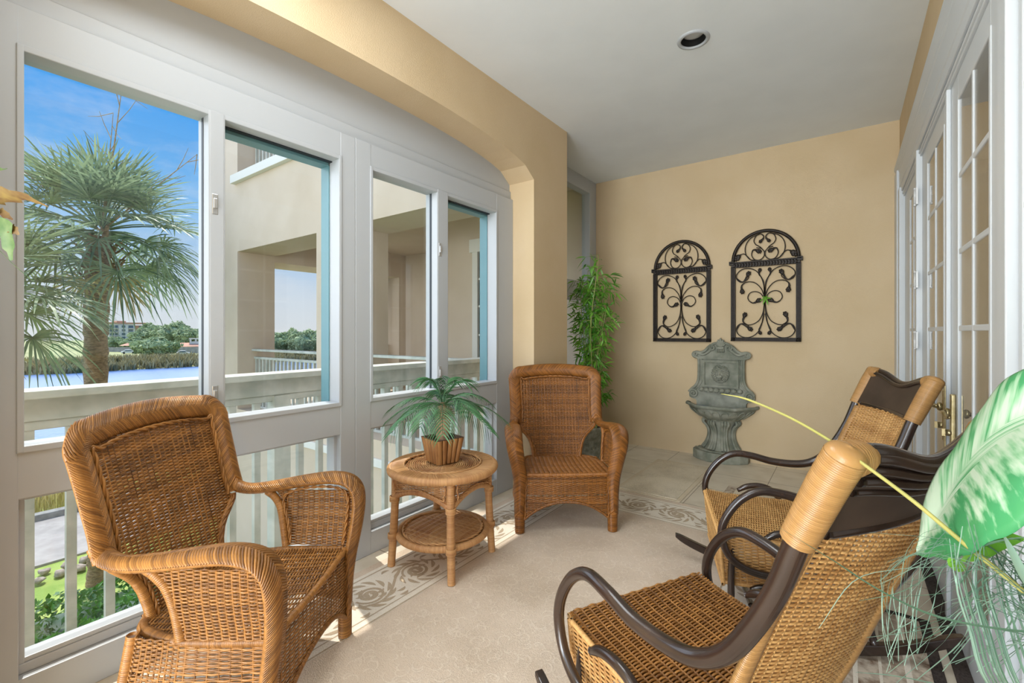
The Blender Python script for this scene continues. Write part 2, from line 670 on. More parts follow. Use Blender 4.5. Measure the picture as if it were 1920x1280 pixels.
def variegated_mat():
    """painted artificial leaf: green towards the margin with pale streaks along the veins"""
    m, nt, N, L, P = new_mat('variegated_leaf')
    P.inputs['Roughness'].default_value = .35
    uvn = N.new('ShaderNodeUVMap')
    mp = N.new('ShaderNodeMapping')
    mp.inputs['Scale'].default_value = (26, 3.0, 1)
    L.new(uvn.outputs[0], mp.inputs[0])
    no = N.new('ShaderNodeTexNoise')
    no.inputs['Scale'].default_value = 1.0
    no.inputs['Detail'].default_value = 6
    L.new(mp.outputs[0], no.inputs['Vector'])
    tc = N.new('ShaderNodeTexCoord')
    n2 = N.new('ShaderNodeTexNoise')
    n2.inputs['Scale'].default_value = 9
    n2.inputs['Detail'].default_value = 3
    L.new(tc.outputs['Object'], n2.inputs['Vector'])
    sp = N.new('ShaderNodeSeparateXYZ')
    L.new(uvn.outputs[0], sp.inputs[0])
    a = N.new('ShaderNodeMath')
    a.operation = 'MULTIPLY_ADD'
    L.new(sp.outputs['Y'], a.inputs[0])
    a.inputs[1].default_value = .38
    L.new(no.outputs[0], a.inputs[2])
    b = N.new('ShaderNodeMath')
    b.operation = 'MULTIPLY_ADD'
    L.new(n2.outputs[0], b.inputs[0])
    b.inputs[1].default_value = .75
    L.new(a.outputs[0], b.inputs[2])
    ra = N.new('ShaderNodeValToRGB')
    els = ra.color_ramp.elements
    els[0].position, els[1].position = .78, 1.0
    els[0].color = (*rgb((206, 226, 202)), 1)
    els[1].color = (*rgb((78, 166, 106)), 1)
    e = els.new(.9)
    e.color = (*rgb((156, 206, 162)), 1)
    sc = N.new('ShaderNodeMath')
    sc.operation = 'MULTIPLY'
    sc.inputs[1].default_value = .94
    L.new(b.outputs[0], sc.inputs[0])
    L.new(sc.outputs[0], ra.inputs[0])
    L.new(ra.outputs[0], P.inputs['Base Color'])
    bp = N.new('ShaderNodeBump')
    bp.inputs['Strength'].default_value = .3
    bp.inputs['Distance'].default_value = .002
    L.new(no.outputs[0], bp.inputs['Height'])
    L.new(bp.outputs[0], P.inputs['Normal'])
    tr = N.new('ShaderNodeBsdfTranslucent')
    L.new(ra.outputs[0], tr.inputs[0])
    mx = N.new('ShaderNodeMixShader')
    mx.inputs[0].default_value = .25
    L.new(P.outputs[0], mx.inputs[1])
    L.new(tr.outputs[0], mx.inputs[2])
    L.new(mx.outputs[0], N['Material Output'].inputs[0])
    return m


M = {}
M['stucco'] = mat('tan_stucco', rgb((207, 184, 148)), rgb((213, 191, 157)), .9, 2.2, .5, 170, spec=.15, bdist=.003)
M['ceiling'] = mat('ceiling_paint', rgb((230, 235, 239)), rgb((234, 239, 243)), .9, 3, .08, 60, spec=.1)
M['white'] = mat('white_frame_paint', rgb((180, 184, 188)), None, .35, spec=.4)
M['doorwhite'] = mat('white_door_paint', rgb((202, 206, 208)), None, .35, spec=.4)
M['tile'] = tile_mat()
M['glass'] = glass_mat('window_glass', (.985, .995, .99))
M['tint'] = glass_mat('tinted_glass', (.97, .975, .97))
M['doorglass'] = glass_mat('door_glass', (.96, .96, .95), 1.5, 1.3)
M['teal'] = mat('glass_tinted_jamb', rgb((100, 148, 158)), None, .4)  # tint of the glass over the outer frame, put into the jamb colour
M['darkseal'] = mat('dark_seal', rgb((40, 46, 52)), None, .5)
M['chrome'] = mat('latch_metal', (.62, .63, .64), None, .3, metal=.8)
M['brass'] = mat('aged_brass', rgb((176, 158, 112)), rgb((206, 190, 148)), .3, 40, metal=.9)
M['hinge'] = mat('painted_hinge', rgb((205, 205, 203)), None, .4, metal=.2)
M['cane'] = cane_mat('honey_cane', rgb((84, 50, 21)), rgb((178, 124, 64)))
M['cane_pale'] = cane_mat('pale_cane', rgb((160, 112, 60)), rgb((214, 168, 106)))
M['cane_table'] = cane_mat('table_cane', rgb((158, 104, 60)), rgb((206, 160, 108)), .42)
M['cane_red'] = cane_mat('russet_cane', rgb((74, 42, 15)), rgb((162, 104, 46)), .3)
M['wrap'] = cane_mat('cane_binding', rgb((130, 92, 50)), rgb((176, 134, 82)), .3)
M['bent'] = mat('dark_bentwood', rgb((38, 27, 22)), rgb((56, 40, 32)), .25, 9, .1, 60, spec=.6, coat=.3, stretch=(1, 1, .2))
M['panel'] = mat('dark_stained_panel', rgb((58, 46, 38)), rgb((70, 56, 46)), .42, 14, spec=.5)
M['iron'] = mat('dark_bronze_iron', rgb((28, 21, 16)), rgb((46, 36, 26)), .5, 40, .4, 200, metal=.3)
M['stone'] = mat('verdigris_stone', rgb((120, 124, 110)), rgb((160, 160, 146)), .8, 9, .5, 90, spec=.2, bdist=.002, detail=3)
M['rug'] = fabric_mat('beige_rug_pile', rgb((198, 179, 158)), rgb((220, 202, 182)))
M['rugcurl'] = fabric_mat('rug_relief_tone', rgb((208, 191, 170)), rgb((228, 212, 193)))  # lighter tone stands in for light on embossed curls
M['rugpale'] = fabric_mat('rug_pale_ground', rgb((222, 211, 194)), rgb((236, 227, 212)))
M['rugscroll'] = fabric_mat('rug_taupe_scroll', rgb((170, 151, 127)), rgb((192, 174, 150)))
M['mat'] = fabric_mat('doormat_loop', rgb((192, 179, 155)), rgb((226, 214, 192)), 150, .9)
M['matedge'] = fabric_mat('doormat_edge', rgb((206, 190, 164)), rgb((220, 206, 182)), 150, .4)
M['matbrown'] = fabric_mat('striped_mat_brown', rgb((128, 106, 88)), rgb((206, 192, 174)), 40, .5, 16)
M['matdark'] = fabric_mat('striped_mat_dark', rgb((50, 44, 42)), rgb((80, 72, 68)), 120, .4)
M['bamboo'] = mat('bamboo_slat', rgb((142, 94, 54)), rgb((188, 138, 86)), .45, 20, .2, 60, stretch=(1, 1, .15))
M['bamboodark'] = mat('planter_lining', rgb((92, 70, 56)), None, .7)
M['soil'] = mat('dark_soil', rgb((38, 30, 26)), rgb((60, 48, 40)), .95, 60, 1, 90, bdist=.01)
M['bark'] = mat('palm_bark', rgb((126, 100, 74)), rgb((172, 146, 112)), .9, 30, .8, 60, bdist=.01)
M['burlap'] = mat('burlap', rgb((150, 120, 92)), rgb((182, 152, 122)), .95, 60, .6, 140)
M['palmleaf'] = leaf_mat('potted_palm_leaf', rgb((16, 54, 36)), rgb((84, 134, 88)), .3, .2)
M['bambooleaf'] = leaf_mat('bamboo_leaf', rgb((44, 120, 34)), rgb((126, 186, 66)), .35, .3)
M['canestem'] = mat('bamboo_cane', rgb((120, 140, 66)), rgb((160, 160, 90)), .4, 12)
M['pot'] = mat('grey_carved_pot', rgb((120, 122, 108)), rgb((160, 160, 146)), .8, 22, .7, 60, bdist=.006)
M['varieg'] = variegated_mat()
M['grassblade'] = leaf_mat('pale_grass_blade', rgb((84, 118, 102)), rgb((152, 184, 166)), .4, .3)
M['grassdark'] = leaf_mat('dark_grass_blade', rgb((70, 104, 86)), rgb((110, 146, 122)), .4, .2)
M['yellowstem'] = mat('yellow_green_stem', rgb((150, 148, 76)), rgb((172, 166, 94)), .4, 10)
M['fern'] = leaf_mat('drying_leaf', rgb((46, 92, 36)), rgb((120, 138, 84)), .5, .1, 45)
M['fernbrown'] = leaf_mat('withered_leaf', rgb((84, 44, 30)), rgb((146, 124, 64)), .6, .1, 45)
M['rail'] = mat('weathered_rail_paint', rgb((178, 184, 175)), rgb((206, 208, 200)), .6, 8, .2, 40, stretch=(1, .3, 1))
M['wing'] = mat('cream_stucco', rgb((206, 189, 168)), rgb((216, 200, 181)), .9, 1.2, .4, 120, spec=.1)
M['wingwhite'] = mat('white_ledge', rgb((226, 224, 216)), None, .7)
M['sabal'] = leaf_mat('sabal_frond', rgb((70, 100, 78)), rgb((156, 176, 136)), .4, .3)
M['stalk'] = mat('dry_flower_stalk', rgb((140, 122, 92)), rgb((170, 150, 116)), .8, 20)
M['trunk'] = mat('sabal_trunk', rgb((124, 104, 82)), rgb((176, 150, 122)), .95, 14, 1, 30, bdist=.03, stretch=(1, 1, 3))
M['lawn'] = mat('lawn_grass', rgb((122, 150, 66)), rgb((162, 178, 96)), .95, 1.2, .5, 40, bdist=.03)
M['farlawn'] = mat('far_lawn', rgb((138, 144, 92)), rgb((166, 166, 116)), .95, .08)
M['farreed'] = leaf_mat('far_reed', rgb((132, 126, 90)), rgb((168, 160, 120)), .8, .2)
M['path'] = mat('pale_path_concrete', rgb((142, 138, 134)), rgb((160, 156, 152)), .9, 3, .2, 40)
M['curb'] = mat('grey_curb', rgb((122, 122, 118)), rgb((150, 150, 146)), .9, 6)
M['rock'] = mat('grey_rock', rgb((134, 122, 110)), rgb((176, 166, 154)), .9, 8, .6, 20, bdist=.02)
M['hedge'] = leaf_mat('hedge_leaf', rgb((34, 96, 30)), rgb((104, 166, 60)), .3, .25)
M['reed'] = leaf_mat('tan_reed', rgb((160, 148, 92)), rgb((204, 190, 136)), .8, .2)
M['water'] = water_mat()
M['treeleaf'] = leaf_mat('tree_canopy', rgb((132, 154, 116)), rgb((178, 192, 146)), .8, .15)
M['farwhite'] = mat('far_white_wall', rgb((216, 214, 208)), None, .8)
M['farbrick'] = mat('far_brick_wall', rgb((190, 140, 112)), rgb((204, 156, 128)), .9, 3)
M['farglass'] = mat('far_window', rgb((92, 112, 122)), None, .2)
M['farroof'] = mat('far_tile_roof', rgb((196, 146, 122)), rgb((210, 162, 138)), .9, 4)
M['farwall'] = mat('far_grey_wall', rgb((142, 140, 136)), rgb((164, 162, 158)), .9, 1)
M['carwhite'] = mat('white_car_paint', rgb((226, 226, 226)), None, .3)
M['dark'] = mat('black_baffle', (.012, .012, .012), None, .5)
M['bulb'] = mat('frosted_bulb', rgb((196, 196, 192)), None, .5)
M['curtain'] = mat('sheer_curtain', rgb((138, 128, 106)), rgb((150, 140, 118)), .9, 4)
M['inside'] = mat('inside_wall', rgb((196, 184, 164)), None, .9)
M['blind'] = mat('window_blind', rgb((150, 156, 150)), None, .6)

# ================================================================== the room
XW, XD, YF, ZC = -2.24, .364, 5.06, 3.1


def struct(name, mb, m, label=None, bevel=0, parent=None):
    o = mb.build(name, m, parent, bevel)
    if not parent:
        tag(o, label, None, None, 'structure')
    return o


struct('floor', MB().box(-2.62, .62, -2.6, 5.2, -.12, 0), M['tile'], 'pale square floor tiles of the porch')
struct('ceiling', MB().box(-2.62, .9, -2.6, 5.2, ZC, ZC + .15), M['ceiling'], 'flat grey-white porch ceiling')
struct('wall_far', MB().box(-2.62, .9, YF, YF + .14, 0, ZC), M['stucco'], 'tan stucco end wall with the iron panels')

ARC = []
for k in range(25):
    q = k / 24
    y = 3.06 - q * 2.90
    d_ = (y - 1.61) / 1.45
    ARC.append((y, 2.528 + .19 * math.sqrt(max(0, 1 - abs(d_) ** 2.3))))
poly = [(-2.6, 0), (.16, 0)] + ARC[::-1] + [(3.06, 0), (3.6, 0), (3.6, ZC), (-2.6, ZC)]
struct('wall_left', MB().prism(poly, lambda y, z: (-2.03, y, z), lambda y, z: (-2.42, y, z)), M['stucco'], 'tan stucco wall with a low arch over the windows')

# upper white panel that follows the arch, and the header board under it
up_ = [(.16, 2.34), (3.06, 2.34)] + [(y, z + .02) for y, z in ARC]
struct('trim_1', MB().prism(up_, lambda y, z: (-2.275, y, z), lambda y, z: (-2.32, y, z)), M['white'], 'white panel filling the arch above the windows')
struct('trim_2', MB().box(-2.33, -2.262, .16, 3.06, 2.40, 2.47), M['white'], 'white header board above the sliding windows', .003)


def window_unit(name, label, y0, y1, ya, yb, split0, split1, posts):
    """one bay: two sliding panes above a fixed pane"""
    r = tag(empty(name, (0, 0, 0)), label, None, None, 'structure')
    x0, x1 = -2.36, XW
    f = MB()
    for a, b in posts:
        f.box(x0, x1 + .0015, a, b, .001, 2.399)
    f.box(x0 + .001, x1, y0 + .001, y1 - .001, 0, .13)
    f.box(x0 + .001, x1, y0 + .001, y1 - .001, .735, .895)
    f.box(x0 + .001, x1, y0 + .001, y1 - .001, 2.265, 2.40)
    f.box(x0 + .001, XW - .03, y0 + .001, y1 - .001, .13, .165)
    f.build('frame', M['white'], r, .004)
    s_ = MB()
    for a, b in ((ya, split0), (split1, yb)):
        for c, d in ((.895, .91), (2.25, 2.265)):
            s_.box(-2.345, XW + .006, a - .012, b + .012, c - .004, d + .004)
        for c, d in ((a - .012, a + .006), (b - .006, b + .012)):
            s_.box(-2.346, XW + .0072, c, d, .893, 2.267)
    s_.box(-2.33, XW + .0088, split0 - .001, split1 + .001, .891, 2.269)
    # beads of the lower pane
    for c, d in ((.165, .182), (.722, .735)):
        s_.box(-2.345, XW - .035, ya - .01, yb + .01, c, d)
    for c, d in ((ya - .012, ya + .012), (yb - .012, yb + .012)):
        s_.box(-2.346, XW - .0338, c, d, .164, .736)
    s_.build('sash', M['white'], r, .003)
    MB().box(-2.302, -2.298, ya, split0, .9, 2.26).build('pane', M['glass'], r)
    MB().box(-2.322, -2.318, split1, yb, .9, 2.26).build('pane', M['tint'], r)
    MB().box(-2.317, -2.313, ya, yb, .17, .73).build('pane', M['glass'], r)
    # dark gaskets where the sliding pane meets the rail
    g = MB().box(-2.306, -2.288, split0 - .008, split0, .9, 2.26)
    g.box(-2.306, -2.290, ya, ya + .004, .9, 2.26)
    g.box(-2.33, -2.30, split1, yb, 2.24, 2.255)
    g.build('gasket', M['darkseal'], r)
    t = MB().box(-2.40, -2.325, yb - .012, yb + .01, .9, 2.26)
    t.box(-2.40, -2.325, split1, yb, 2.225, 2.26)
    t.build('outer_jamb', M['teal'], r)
    for z in (1.02, 1.86):
        l = MB().box(XW - .0, XW + .012, split0 + .006, split0 + .03, z - .045, z + .045)
        l.box(XW + .004, XW + .02, split0 + .01, split0 + .026, z - .02, z + .025)
        l.build('latch', M['chrome'], r, .003)
    return r


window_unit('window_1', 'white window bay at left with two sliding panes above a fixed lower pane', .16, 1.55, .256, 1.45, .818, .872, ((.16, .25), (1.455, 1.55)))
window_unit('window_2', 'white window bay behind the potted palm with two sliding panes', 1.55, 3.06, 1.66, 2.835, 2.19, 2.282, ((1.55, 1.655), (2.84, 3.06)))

# narrow window in the recess past the pier
w3 = tag(empty('window_3', (0, 0, 0)), 'tall white window in the recess behind the bamboo plant', None, None, 'structure')
f = MB()
f.box(-2.55, -2.45, 4.88, 5.06, 0, ZC).box(-2.55, -2.45, 3.6, 3.72, 0, ZC).box(-2.55, -2.45, 3.72, 4.88, 2.96, ZC)
f.box(-2.55, -2.45, 3.72, 4.88, 1.72, 1.88).box(-2.55, -2.45, 3.72, 4.88, 0, .5)
f.box(-2.53, -2.435, 4.86, 4.90, 1.86, 2.975).box(-2.53, -2.4362, 3.72, 4.88, 2.93, 2.97)
f.box(-2.53, -2.435, 4.83, 4.878, .48, 1.73).box(-2.53, -2.4362, 3.72, 4.88, 1.66, 1.722)
f.build('frame', M['white'], w3, .004)
p = MB().box(-2.502, -2.498, 3.72, 4.87, 1.88, 2.95)
p.build('pane', M['glass'], w3)
MB().box(-2.502, -2.498, 3.72, 4.85, .5, 1.68).build('pane', M['glass'], w3)

# right wall: stucco strip above the casing, plain wall near the camera
struct('wall_right', MB().box(XD, .5, -2.6, YF, 2.66, ZC).box(XD, .5, -2.6, .78, 0, 2.66), M['stucco'], 'tan stucco wall above the white doors')
t = MB()
prof = [(.0, 2.42), (.012, 2.42), (.012, 2.47), (.018, 2.475), (.018, 2.60), (.022, 2.61), (.022, 2.63), (.036, 2.665), (.036, 2.69), (0, 2.69)]
t.prism(prof, lambda x, z: (XD - x, .78, z), lambda x, z: (XD - x, YF, z))
t.box(XD - .034, .42, 4.86, YF, 0, 2.62).box(XD - .026, .42, 4.75, 4.86, 0, 2.45)
t.box(XD - .02, .42, .78, .95, 0, 2.45)
t.box(XD + .0, .42, .95, 4.75, 2.377, 2.42)
t.box(XD - .006, XD + .03, .95, 4.75, 2.392, 2.408)
struct('trim_3', t, M['doorwhite'], 'white casing with a stepped cornice round the doors', .003)
struct('trim_4', MB().box(XD - .035, .46, .95, 4.75, 0, .022), M['matdark'], 'dark bronze threshold along the doors', .004)


def leaf(name, label, y0, y1, g0, g1, rows=(1.945, 1.632, 1.315), bottom=.27, post=None):
    r = tag(empty(name, (0, 0, 0)), label, None, None, 'structure')
    x0, x1 = .374, .414
    f = MB()
    f.box(x0, x1, y0, g0, .025, 2.377).box(x0, x1, g1, y1, .025, 2.377)
    f.box(x0, x1, g0, g1, 2.268, 2.377).box(x0, x1, g0, g1, .025, bottom)
    for c in (g0, g1):
        f.box(x0 - .0035, x1 + .001, c - .011, c + .011, bottom - .012, 2.282)
    f.box(x0 - .0025, x1, g0, g1, 2.258, 2.28).box(x0 - .0025, x1, g0, g1, bottom - .01, bottom + .012)
    f.build('door_frame' if 'door' in name else 'frame', M['doorwhite'], r, .003)
    MB().box(.3765, .379, g0, g1, bottom, 2.268).build('pane', M['doorglass'], r)
    m_ = MB()
    yc = (g0 + g1) / 2
    m_.box(.3728, .3842, yc - .011, yc + .011, bottom, 2.268)
    for z in rows:
        m_.box(.3735, .3835, g0, g1, z - .011, z + .011)
    m_.build('muntin', M['doorwhite'], r, .003)
    return r


s4 = leaf('window_4', 'narrow white sidelight beside the far corner', 3.80, 4.75, 3.98, 4.39)
d2 = leaf('door_2', 'white glazed door, the farther of the pair', 2.80, 3.73, 2.95, 3.50)
d1 = leaf('door_1', 'white glazed door, the nearer of the pair', 1.89, 2.80, 2.09, 2.615)
s5 = leaf('window_5', 'white glazed sidelight nearest the big leaf', .95, 1.80, 1.07, 1.762)
struct('trim_5', MB().box(.346, .42, 3.735, 3.795, 0, 2.42).box(.35, .42, 1.805, 1.885, 0, 2.42), M['doorwhite'], 'white posts between the doors and the sidelights', .004)
# astragal, hinges, handles
MB().box(.358, .374, 2.775, 2.815, .025, 2.377).build('astragal', M['doorwhite'], d2, .004)
for z in (.5, 1.25, 1.62, 2.13):
    h = MB().tube([(.340, 3.732, z - .05), (.340, 3.732, z + .05)], .007, 8)
    for k in (-.05, 0, .05):
        h.tube([(.340, 3.732, z + k - .006), (.340, 3.732, z + k + .006)], .0085, 8)
    h.box(.343, .352, 3.70, 3.765, z - .05, z + .05)
    h.build('hinge', M['hinge'], d2)


def lever(parent, yc, dirn):
    p_ = MB().box(.356, .374, yc - .012, yc + .012, .80, 1.035)
    p_.build('handle_plate', M['brass'], parent, .004)
    P = spline([(.356, yc, .955), (.345, yc, .955), (.335, yc, .955), (.331, yc + dirn * .02, .955), (.330, yc + dirn * .06, .960), (.332, yc + dirn * .10, .948), (.334, yc + dirn * .145, .955)], 22)
    h = MB().tube(P, np.interp(np.linspace(0, 1, 22), [0, .4, .6, 1], [.009, .01, .009, .006]), 8)
    h.sphere((.347, yc, .955), (.012, .02, .02))
    h.build('handle', M['brass'], parent)
    k = MB().tube([(.36, yc, .87), (.34, yc, .87)], .014, 12)
    k.box(.330, .342, yc - .004, yc + .004, .855, .885)
    k.build('lock_turn', M['brass'], parent)


lever(d1, 2.67, -1)
lever(d2, 2.87, 1)
MB().box(.352, .3585, 2.782, 2.806, .72, 1.06).build('edge_plate', M['brass'], d2, .002)

# room beyond the doors
struct('wall_inside', MB().box(1.5, 1.6, .3, 5.2, 0, 2.7).box(.42, 1.6, .2, .3, 0, 2.7).box(.42, 1.6, .3, 5.2, 2.65, 2.75).box(.42, 1.6, .3, 5.2, -.1, 0), M['inside'], 'plain wall of the room beyond the doors')


def curtain(y0, y1, x, label):
    n = int((y1 - y0) / .012)
    y = np.linspace(y0, y1, n)
    xx = x + .022 * np.sin(y * 2 * PI / .13) + .01 * np.sin(y * 2 * PI / .31)
    z = np.array([.03, 1.2, 2.4])
    P = np.stack([np.broadcast_to(xx[:, None], (n, 3)), np.broadcast_to(y[:, None], (n, 3)), np.broadcast_to(z, (n, 3))], -1)
    o = MB().grid(P).build('curtain', M['curtain'])
    so = o.modifiers.new('thickness', 'SOLIDIFY')
    so.thickness = .003
    tag(o, label, 'curtain', 'sheer curtains behind the doors')


curtain(3.05, 4.6, .78, 'pale curtain hanging behind the farther glazed door')
curtain(1.75, 2.95, .78, 'pale curtain hanging behind the nearer glazed door')
curtain(.5, 1.7, .78, 'pale curtain behind the sidelight at the right edge')

# recessed ceiling light
r = tag(empty('ceiling_light', (-.76, 2.92, ZC)), 'round recessed downlight with white rim and black baffle in the ceiling', 'ceiling light')
MB().lathe([(.072, .0), (.072, -.006), (.078, -.011), (.092, -.008), (.096, 0)], n=40, cap=False).build('trim_ring', M['white'], r)
MB().lathe([(.073, -.004), (.071, .05)], n=40, cap=False).build('baffle', M['dark'], r)
MB().lathe([(.0, .03), (.04, .031), (.06, .036), (.068, .045), (.07, .05)], n=40, cap=False).build('bulb', M['bulb'], r)
# opening in the ceiling for the can
ceil = bpy.data.objects['ceiling']
import bmesh
bm = bmesh.new()
Vb = []
n_ = 40
cx, cy, rr = -.76, 2.92, .074
x0, x1, y0, y1 = -2.62, .9, -2.6, 5.2
inner = [bm.verts.new((cx + rr * math.cos(2 * PI * k / n_), cy + rr * math.sin(2 * PI * k / n_), ZC)) for k in range(n_)]
outer = []
for k in range(n_):
    a = 2 * PI * k / n_
    c_, s_ = math.cos(a), math.sin(a)
    tx = ((x1 if c_ > 0 else x0) - cx) / c_ if abs(c_) > 1e-9 else 1e9
    ty = ((y1 if s_ > 0 else y0) - cy) / s_ if abs(s_) > 1e-9 else 1e9
    t_ = min(tx, ty)
    outer.append(bm.verts.new((cx + t_ * c_, cy + t_ * s_, ZC)))
top = [bm.verts.new((v.co.x, v.co.y, ZC + .1)) for v in inner]
for k in range(n_):
    j = (k + 1) % n_
    bm.faces.new((inner[k], inner[j], outer[j], outer[k]))
    bm.faces.new((inner[k], top[k], top[j], inner[j]))
for (sx, sy) in ((x0, y0), (x0, y1), (x1, y0), (x1, y1)):   # corner triangles
    cv = bm.verts.new((sx, sy, ZC))
    a = math.atan2(sy - cy, sx - cx) % (2 * PI)
    k = int(a / (2 * PI) * n_)
    bm.faces.new((outer[k], outer[(k + 1) % n_], cv))
bt = [bm.verts.new(p) for p in ((x0, y0, ZC + .15), (x1, y0, ZC + .15), (x1, y1, ZC + .15), (x0, y1, ZC + .15))]
bm.faces.new(bt)
bm.to_mesh(ceil.data)
bm.free()


# ------------------------------------------------------------------ rugs
def arabesque(mb, L, W):
    """scrolling leaf border along x in 0..L, y in -W/2..W/2 ; flat ribbons"""
    def ribbon(P, w):
        P = np.asarray(P)
        T = unit(np.gradient(P, axis=0))
        Nn = np.stack([-T[:, 1], T[:, 0]], 1)
        w = np.broadcast_to(w, (len(P),))
        A, B = P + Nn * w[:, None], P - Nn * w[:, None]
        G = np.stack([A, B], 1)
        return G
    out = []
    per = .30
    n = max(1, int(round(L / per)))
    per = L / n
    for i in range(n):
        sg = 1 if i % 2 == 0 else -1
        x = np.linspace(i * per, (i + 1) * per, 26)
        out.append(ribbon(np.stack([x, sg * W * .30 * np.sin((x - i * per) / per * PI)], 1), .007))
        c = np.array([(i + .5) * per, -sg * W * .02])
        a = np.linspace(0, 3.3 * PI, 40)
        for rot, sc in ((0, 1), (PI, .75)):
            rad = W * .28 * sc * (1 - a / (4.0 * PI))
            P = c + np.stack([rad * np.cos(a + rot), sg * rad * np.sin(a + rot)], 1)
            out.append(ribbon(P, np.interp(a, [0, 6, 10.4], [.006, .009, .014])))
        for k in range(11):
            b = k / 11 * 2 * PI + .3
            q = np.linspace(0, 1, 8)
            r0 = W * .30
            P = c + np.stack([(r0 + q * W * .16) * np.cos(b + q * .7), (r0 + q * W * .16) * np.sin(b + q * .7)], 1)
            out.append(ribbon(P, .011 * np.sin(q * PI * .92 + .1)))
        for k in range(7):
            q = np.linspace(0, 1, 8)
            s0 = np.array([i * per + per * (.02 + .13 * k), sg * W * (.40 - .13 * (k % 6))])
            P = s0 + np.stack([q * .05 * (-1) ** k, sg * q * .045 * (1 - q)], 1)
            out.append(ribbon(P, .010 * np.sin(q * PI * .95 + .05)))
    return out


RX0, RX1, RY0, RY1 = -2.12, -.10, -.75, 3.53
RB = .42
mb = MB()
mb.box(RX0, RX1, RY0, RY1, 0, .006)
mb.mi = 1      # pale ground of the border
z = .0065
for (a, b, c, d_) in ((RX0 + .05, RX0 + RB, RY0 + .05, RY1 - .05), (RX1 - RB, RX1 - .05, RY0 + .05, RY1 - .05), (RX0 + RB, RX1 - RB, RY1 - RB, RY1 - .05), (RX0 + RB, RX1 - RB, RY0 + .05, RY0 + RB)):
    mb.add([(a, c, z), (b, c, z), (b, d_, z), (a, d_, z)], [(0, 1, 2, 3)], smooth=False)
mb.mi = 2


LZ = [.0072]


def lay(G, fx):
    for g in G:
        LZ[0] += .0000015
        P = np.stack([np.stack(fx(g[..., 0], g[..., 1]), -1)], 0)[0]
        P = np.concatenate([P, np.full(P.shape[:2] + (1,), LZ[0])], -1)
        mb.grid(P, False)


Wb = RB - .14
lay(arabesque(mb, RY1 - RY0 - .5, Wb), lambda x, y: (RX0 + .05 + .185 + y, RY1 - .25 - x))
lay(arabesque(mb, RY1 - RY0 - .5, Wb), lambda x, y: (RX1 - .05 - .185 - y, RY1 - .25 - x))
lay(arabesque(mb, RX1 - RX0 - .3, Wb), lambda x, y: (RX0 + .15 + x, RY1 - .05 - .185 - y))
for (k, w_) in ((.075, .008), (RB - .05, .006), (RB - .012, .009)):        # guard stripes
    for (a, b, c, d_) in ((RX0 + k, RX0 + k + w_, RY0 + k, RY1 - k), (RX1 - k - w_, RX1 - k, RY0 + k, RY1 - k), (RX0 + k, RX1 - k, RY1 - k - w_, RY1 - k)):
        mb.add([(a, c, .0071), (b, c, .0071), (b, d_, .0071), (a, d_, .0071)], [(0, 1, 2, 3)], smooth=False)
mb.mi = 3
for k in range(1700):                # flat curls of the field, relief highlights put into a slightly lighter colour
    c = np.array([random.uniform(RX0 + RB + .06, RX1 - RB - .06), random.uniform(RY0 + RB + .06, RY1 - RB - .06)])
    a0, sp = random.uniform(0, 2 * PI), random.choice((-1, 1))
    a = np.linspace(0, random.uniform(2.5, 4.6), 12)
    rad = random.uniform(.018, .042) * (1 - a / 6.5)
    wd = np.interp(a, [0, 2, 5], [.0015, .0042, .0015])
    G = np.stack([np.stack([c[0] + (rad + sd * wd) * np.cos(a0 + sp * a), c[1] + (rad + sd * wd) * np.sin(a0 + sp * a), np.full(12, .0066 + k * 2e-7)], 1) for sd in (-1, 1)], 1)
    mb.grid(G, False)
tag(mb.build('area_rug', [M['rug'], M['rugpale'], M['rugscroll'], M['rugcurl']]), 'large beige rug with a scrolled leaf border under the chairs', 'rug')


def doormat(name, x0, x1, y0, y1, label, m_in, m_edge, edge=.035, rz=0, stripes=None):
    cx, cy = (x0 + x1) / 2, (y0 + y1) / 2
    o = empty(name, (cx, cy, 0), rz)
    tag(o, label, 'mat')
    w, h = (x1 - x0) / 2, (y1 - y0) / 2
    b = MB()
    for a in ((-w, w, -h, -h + edge), (-w, w, h - edge, h), (-w, -w + edge, -h + edge, h - edge), (w - edge, w, -h + edge, h - edge)):
        b.box(*a, 0, .006)
    b.build('border', m_edge, o, .002)
    MB().box(-w + edge, w - edge, -h + edge, h - edge, 0, .009).build('pile', m_in, o)
    if stripes:
        s_ = MB()
        for q in stripes:
            s_.box(-w + edge + q[0], -w + edge + q[1], -h + edge, h - edge, .009, .0105)
        s_.build('stripe', q[2], o)
    return o


doormat('doormat', -1.55, -1.02, 3.545, 4.62, 'beige speckled doormat on the tiles in front of the stone fountain', M['mat'], M['matedge'])
doormat('doormat', -.80, .05, 3.60, 4.18, 'pale doormat with a brown edge on the tiles behind the farther rocking chair', M['mat'], M['matbrown'], .07)
doormat('striped_mat', -.08, .30, 1.55, 2.75, 'brown and white striped mat along the door threshold at right', M['matbrown'], M['matdark'], .04, 0, ((.06, .075, M['rugpale']), (.14, .15, M['rugpale']), (.22, .24, M['rugpale'])))

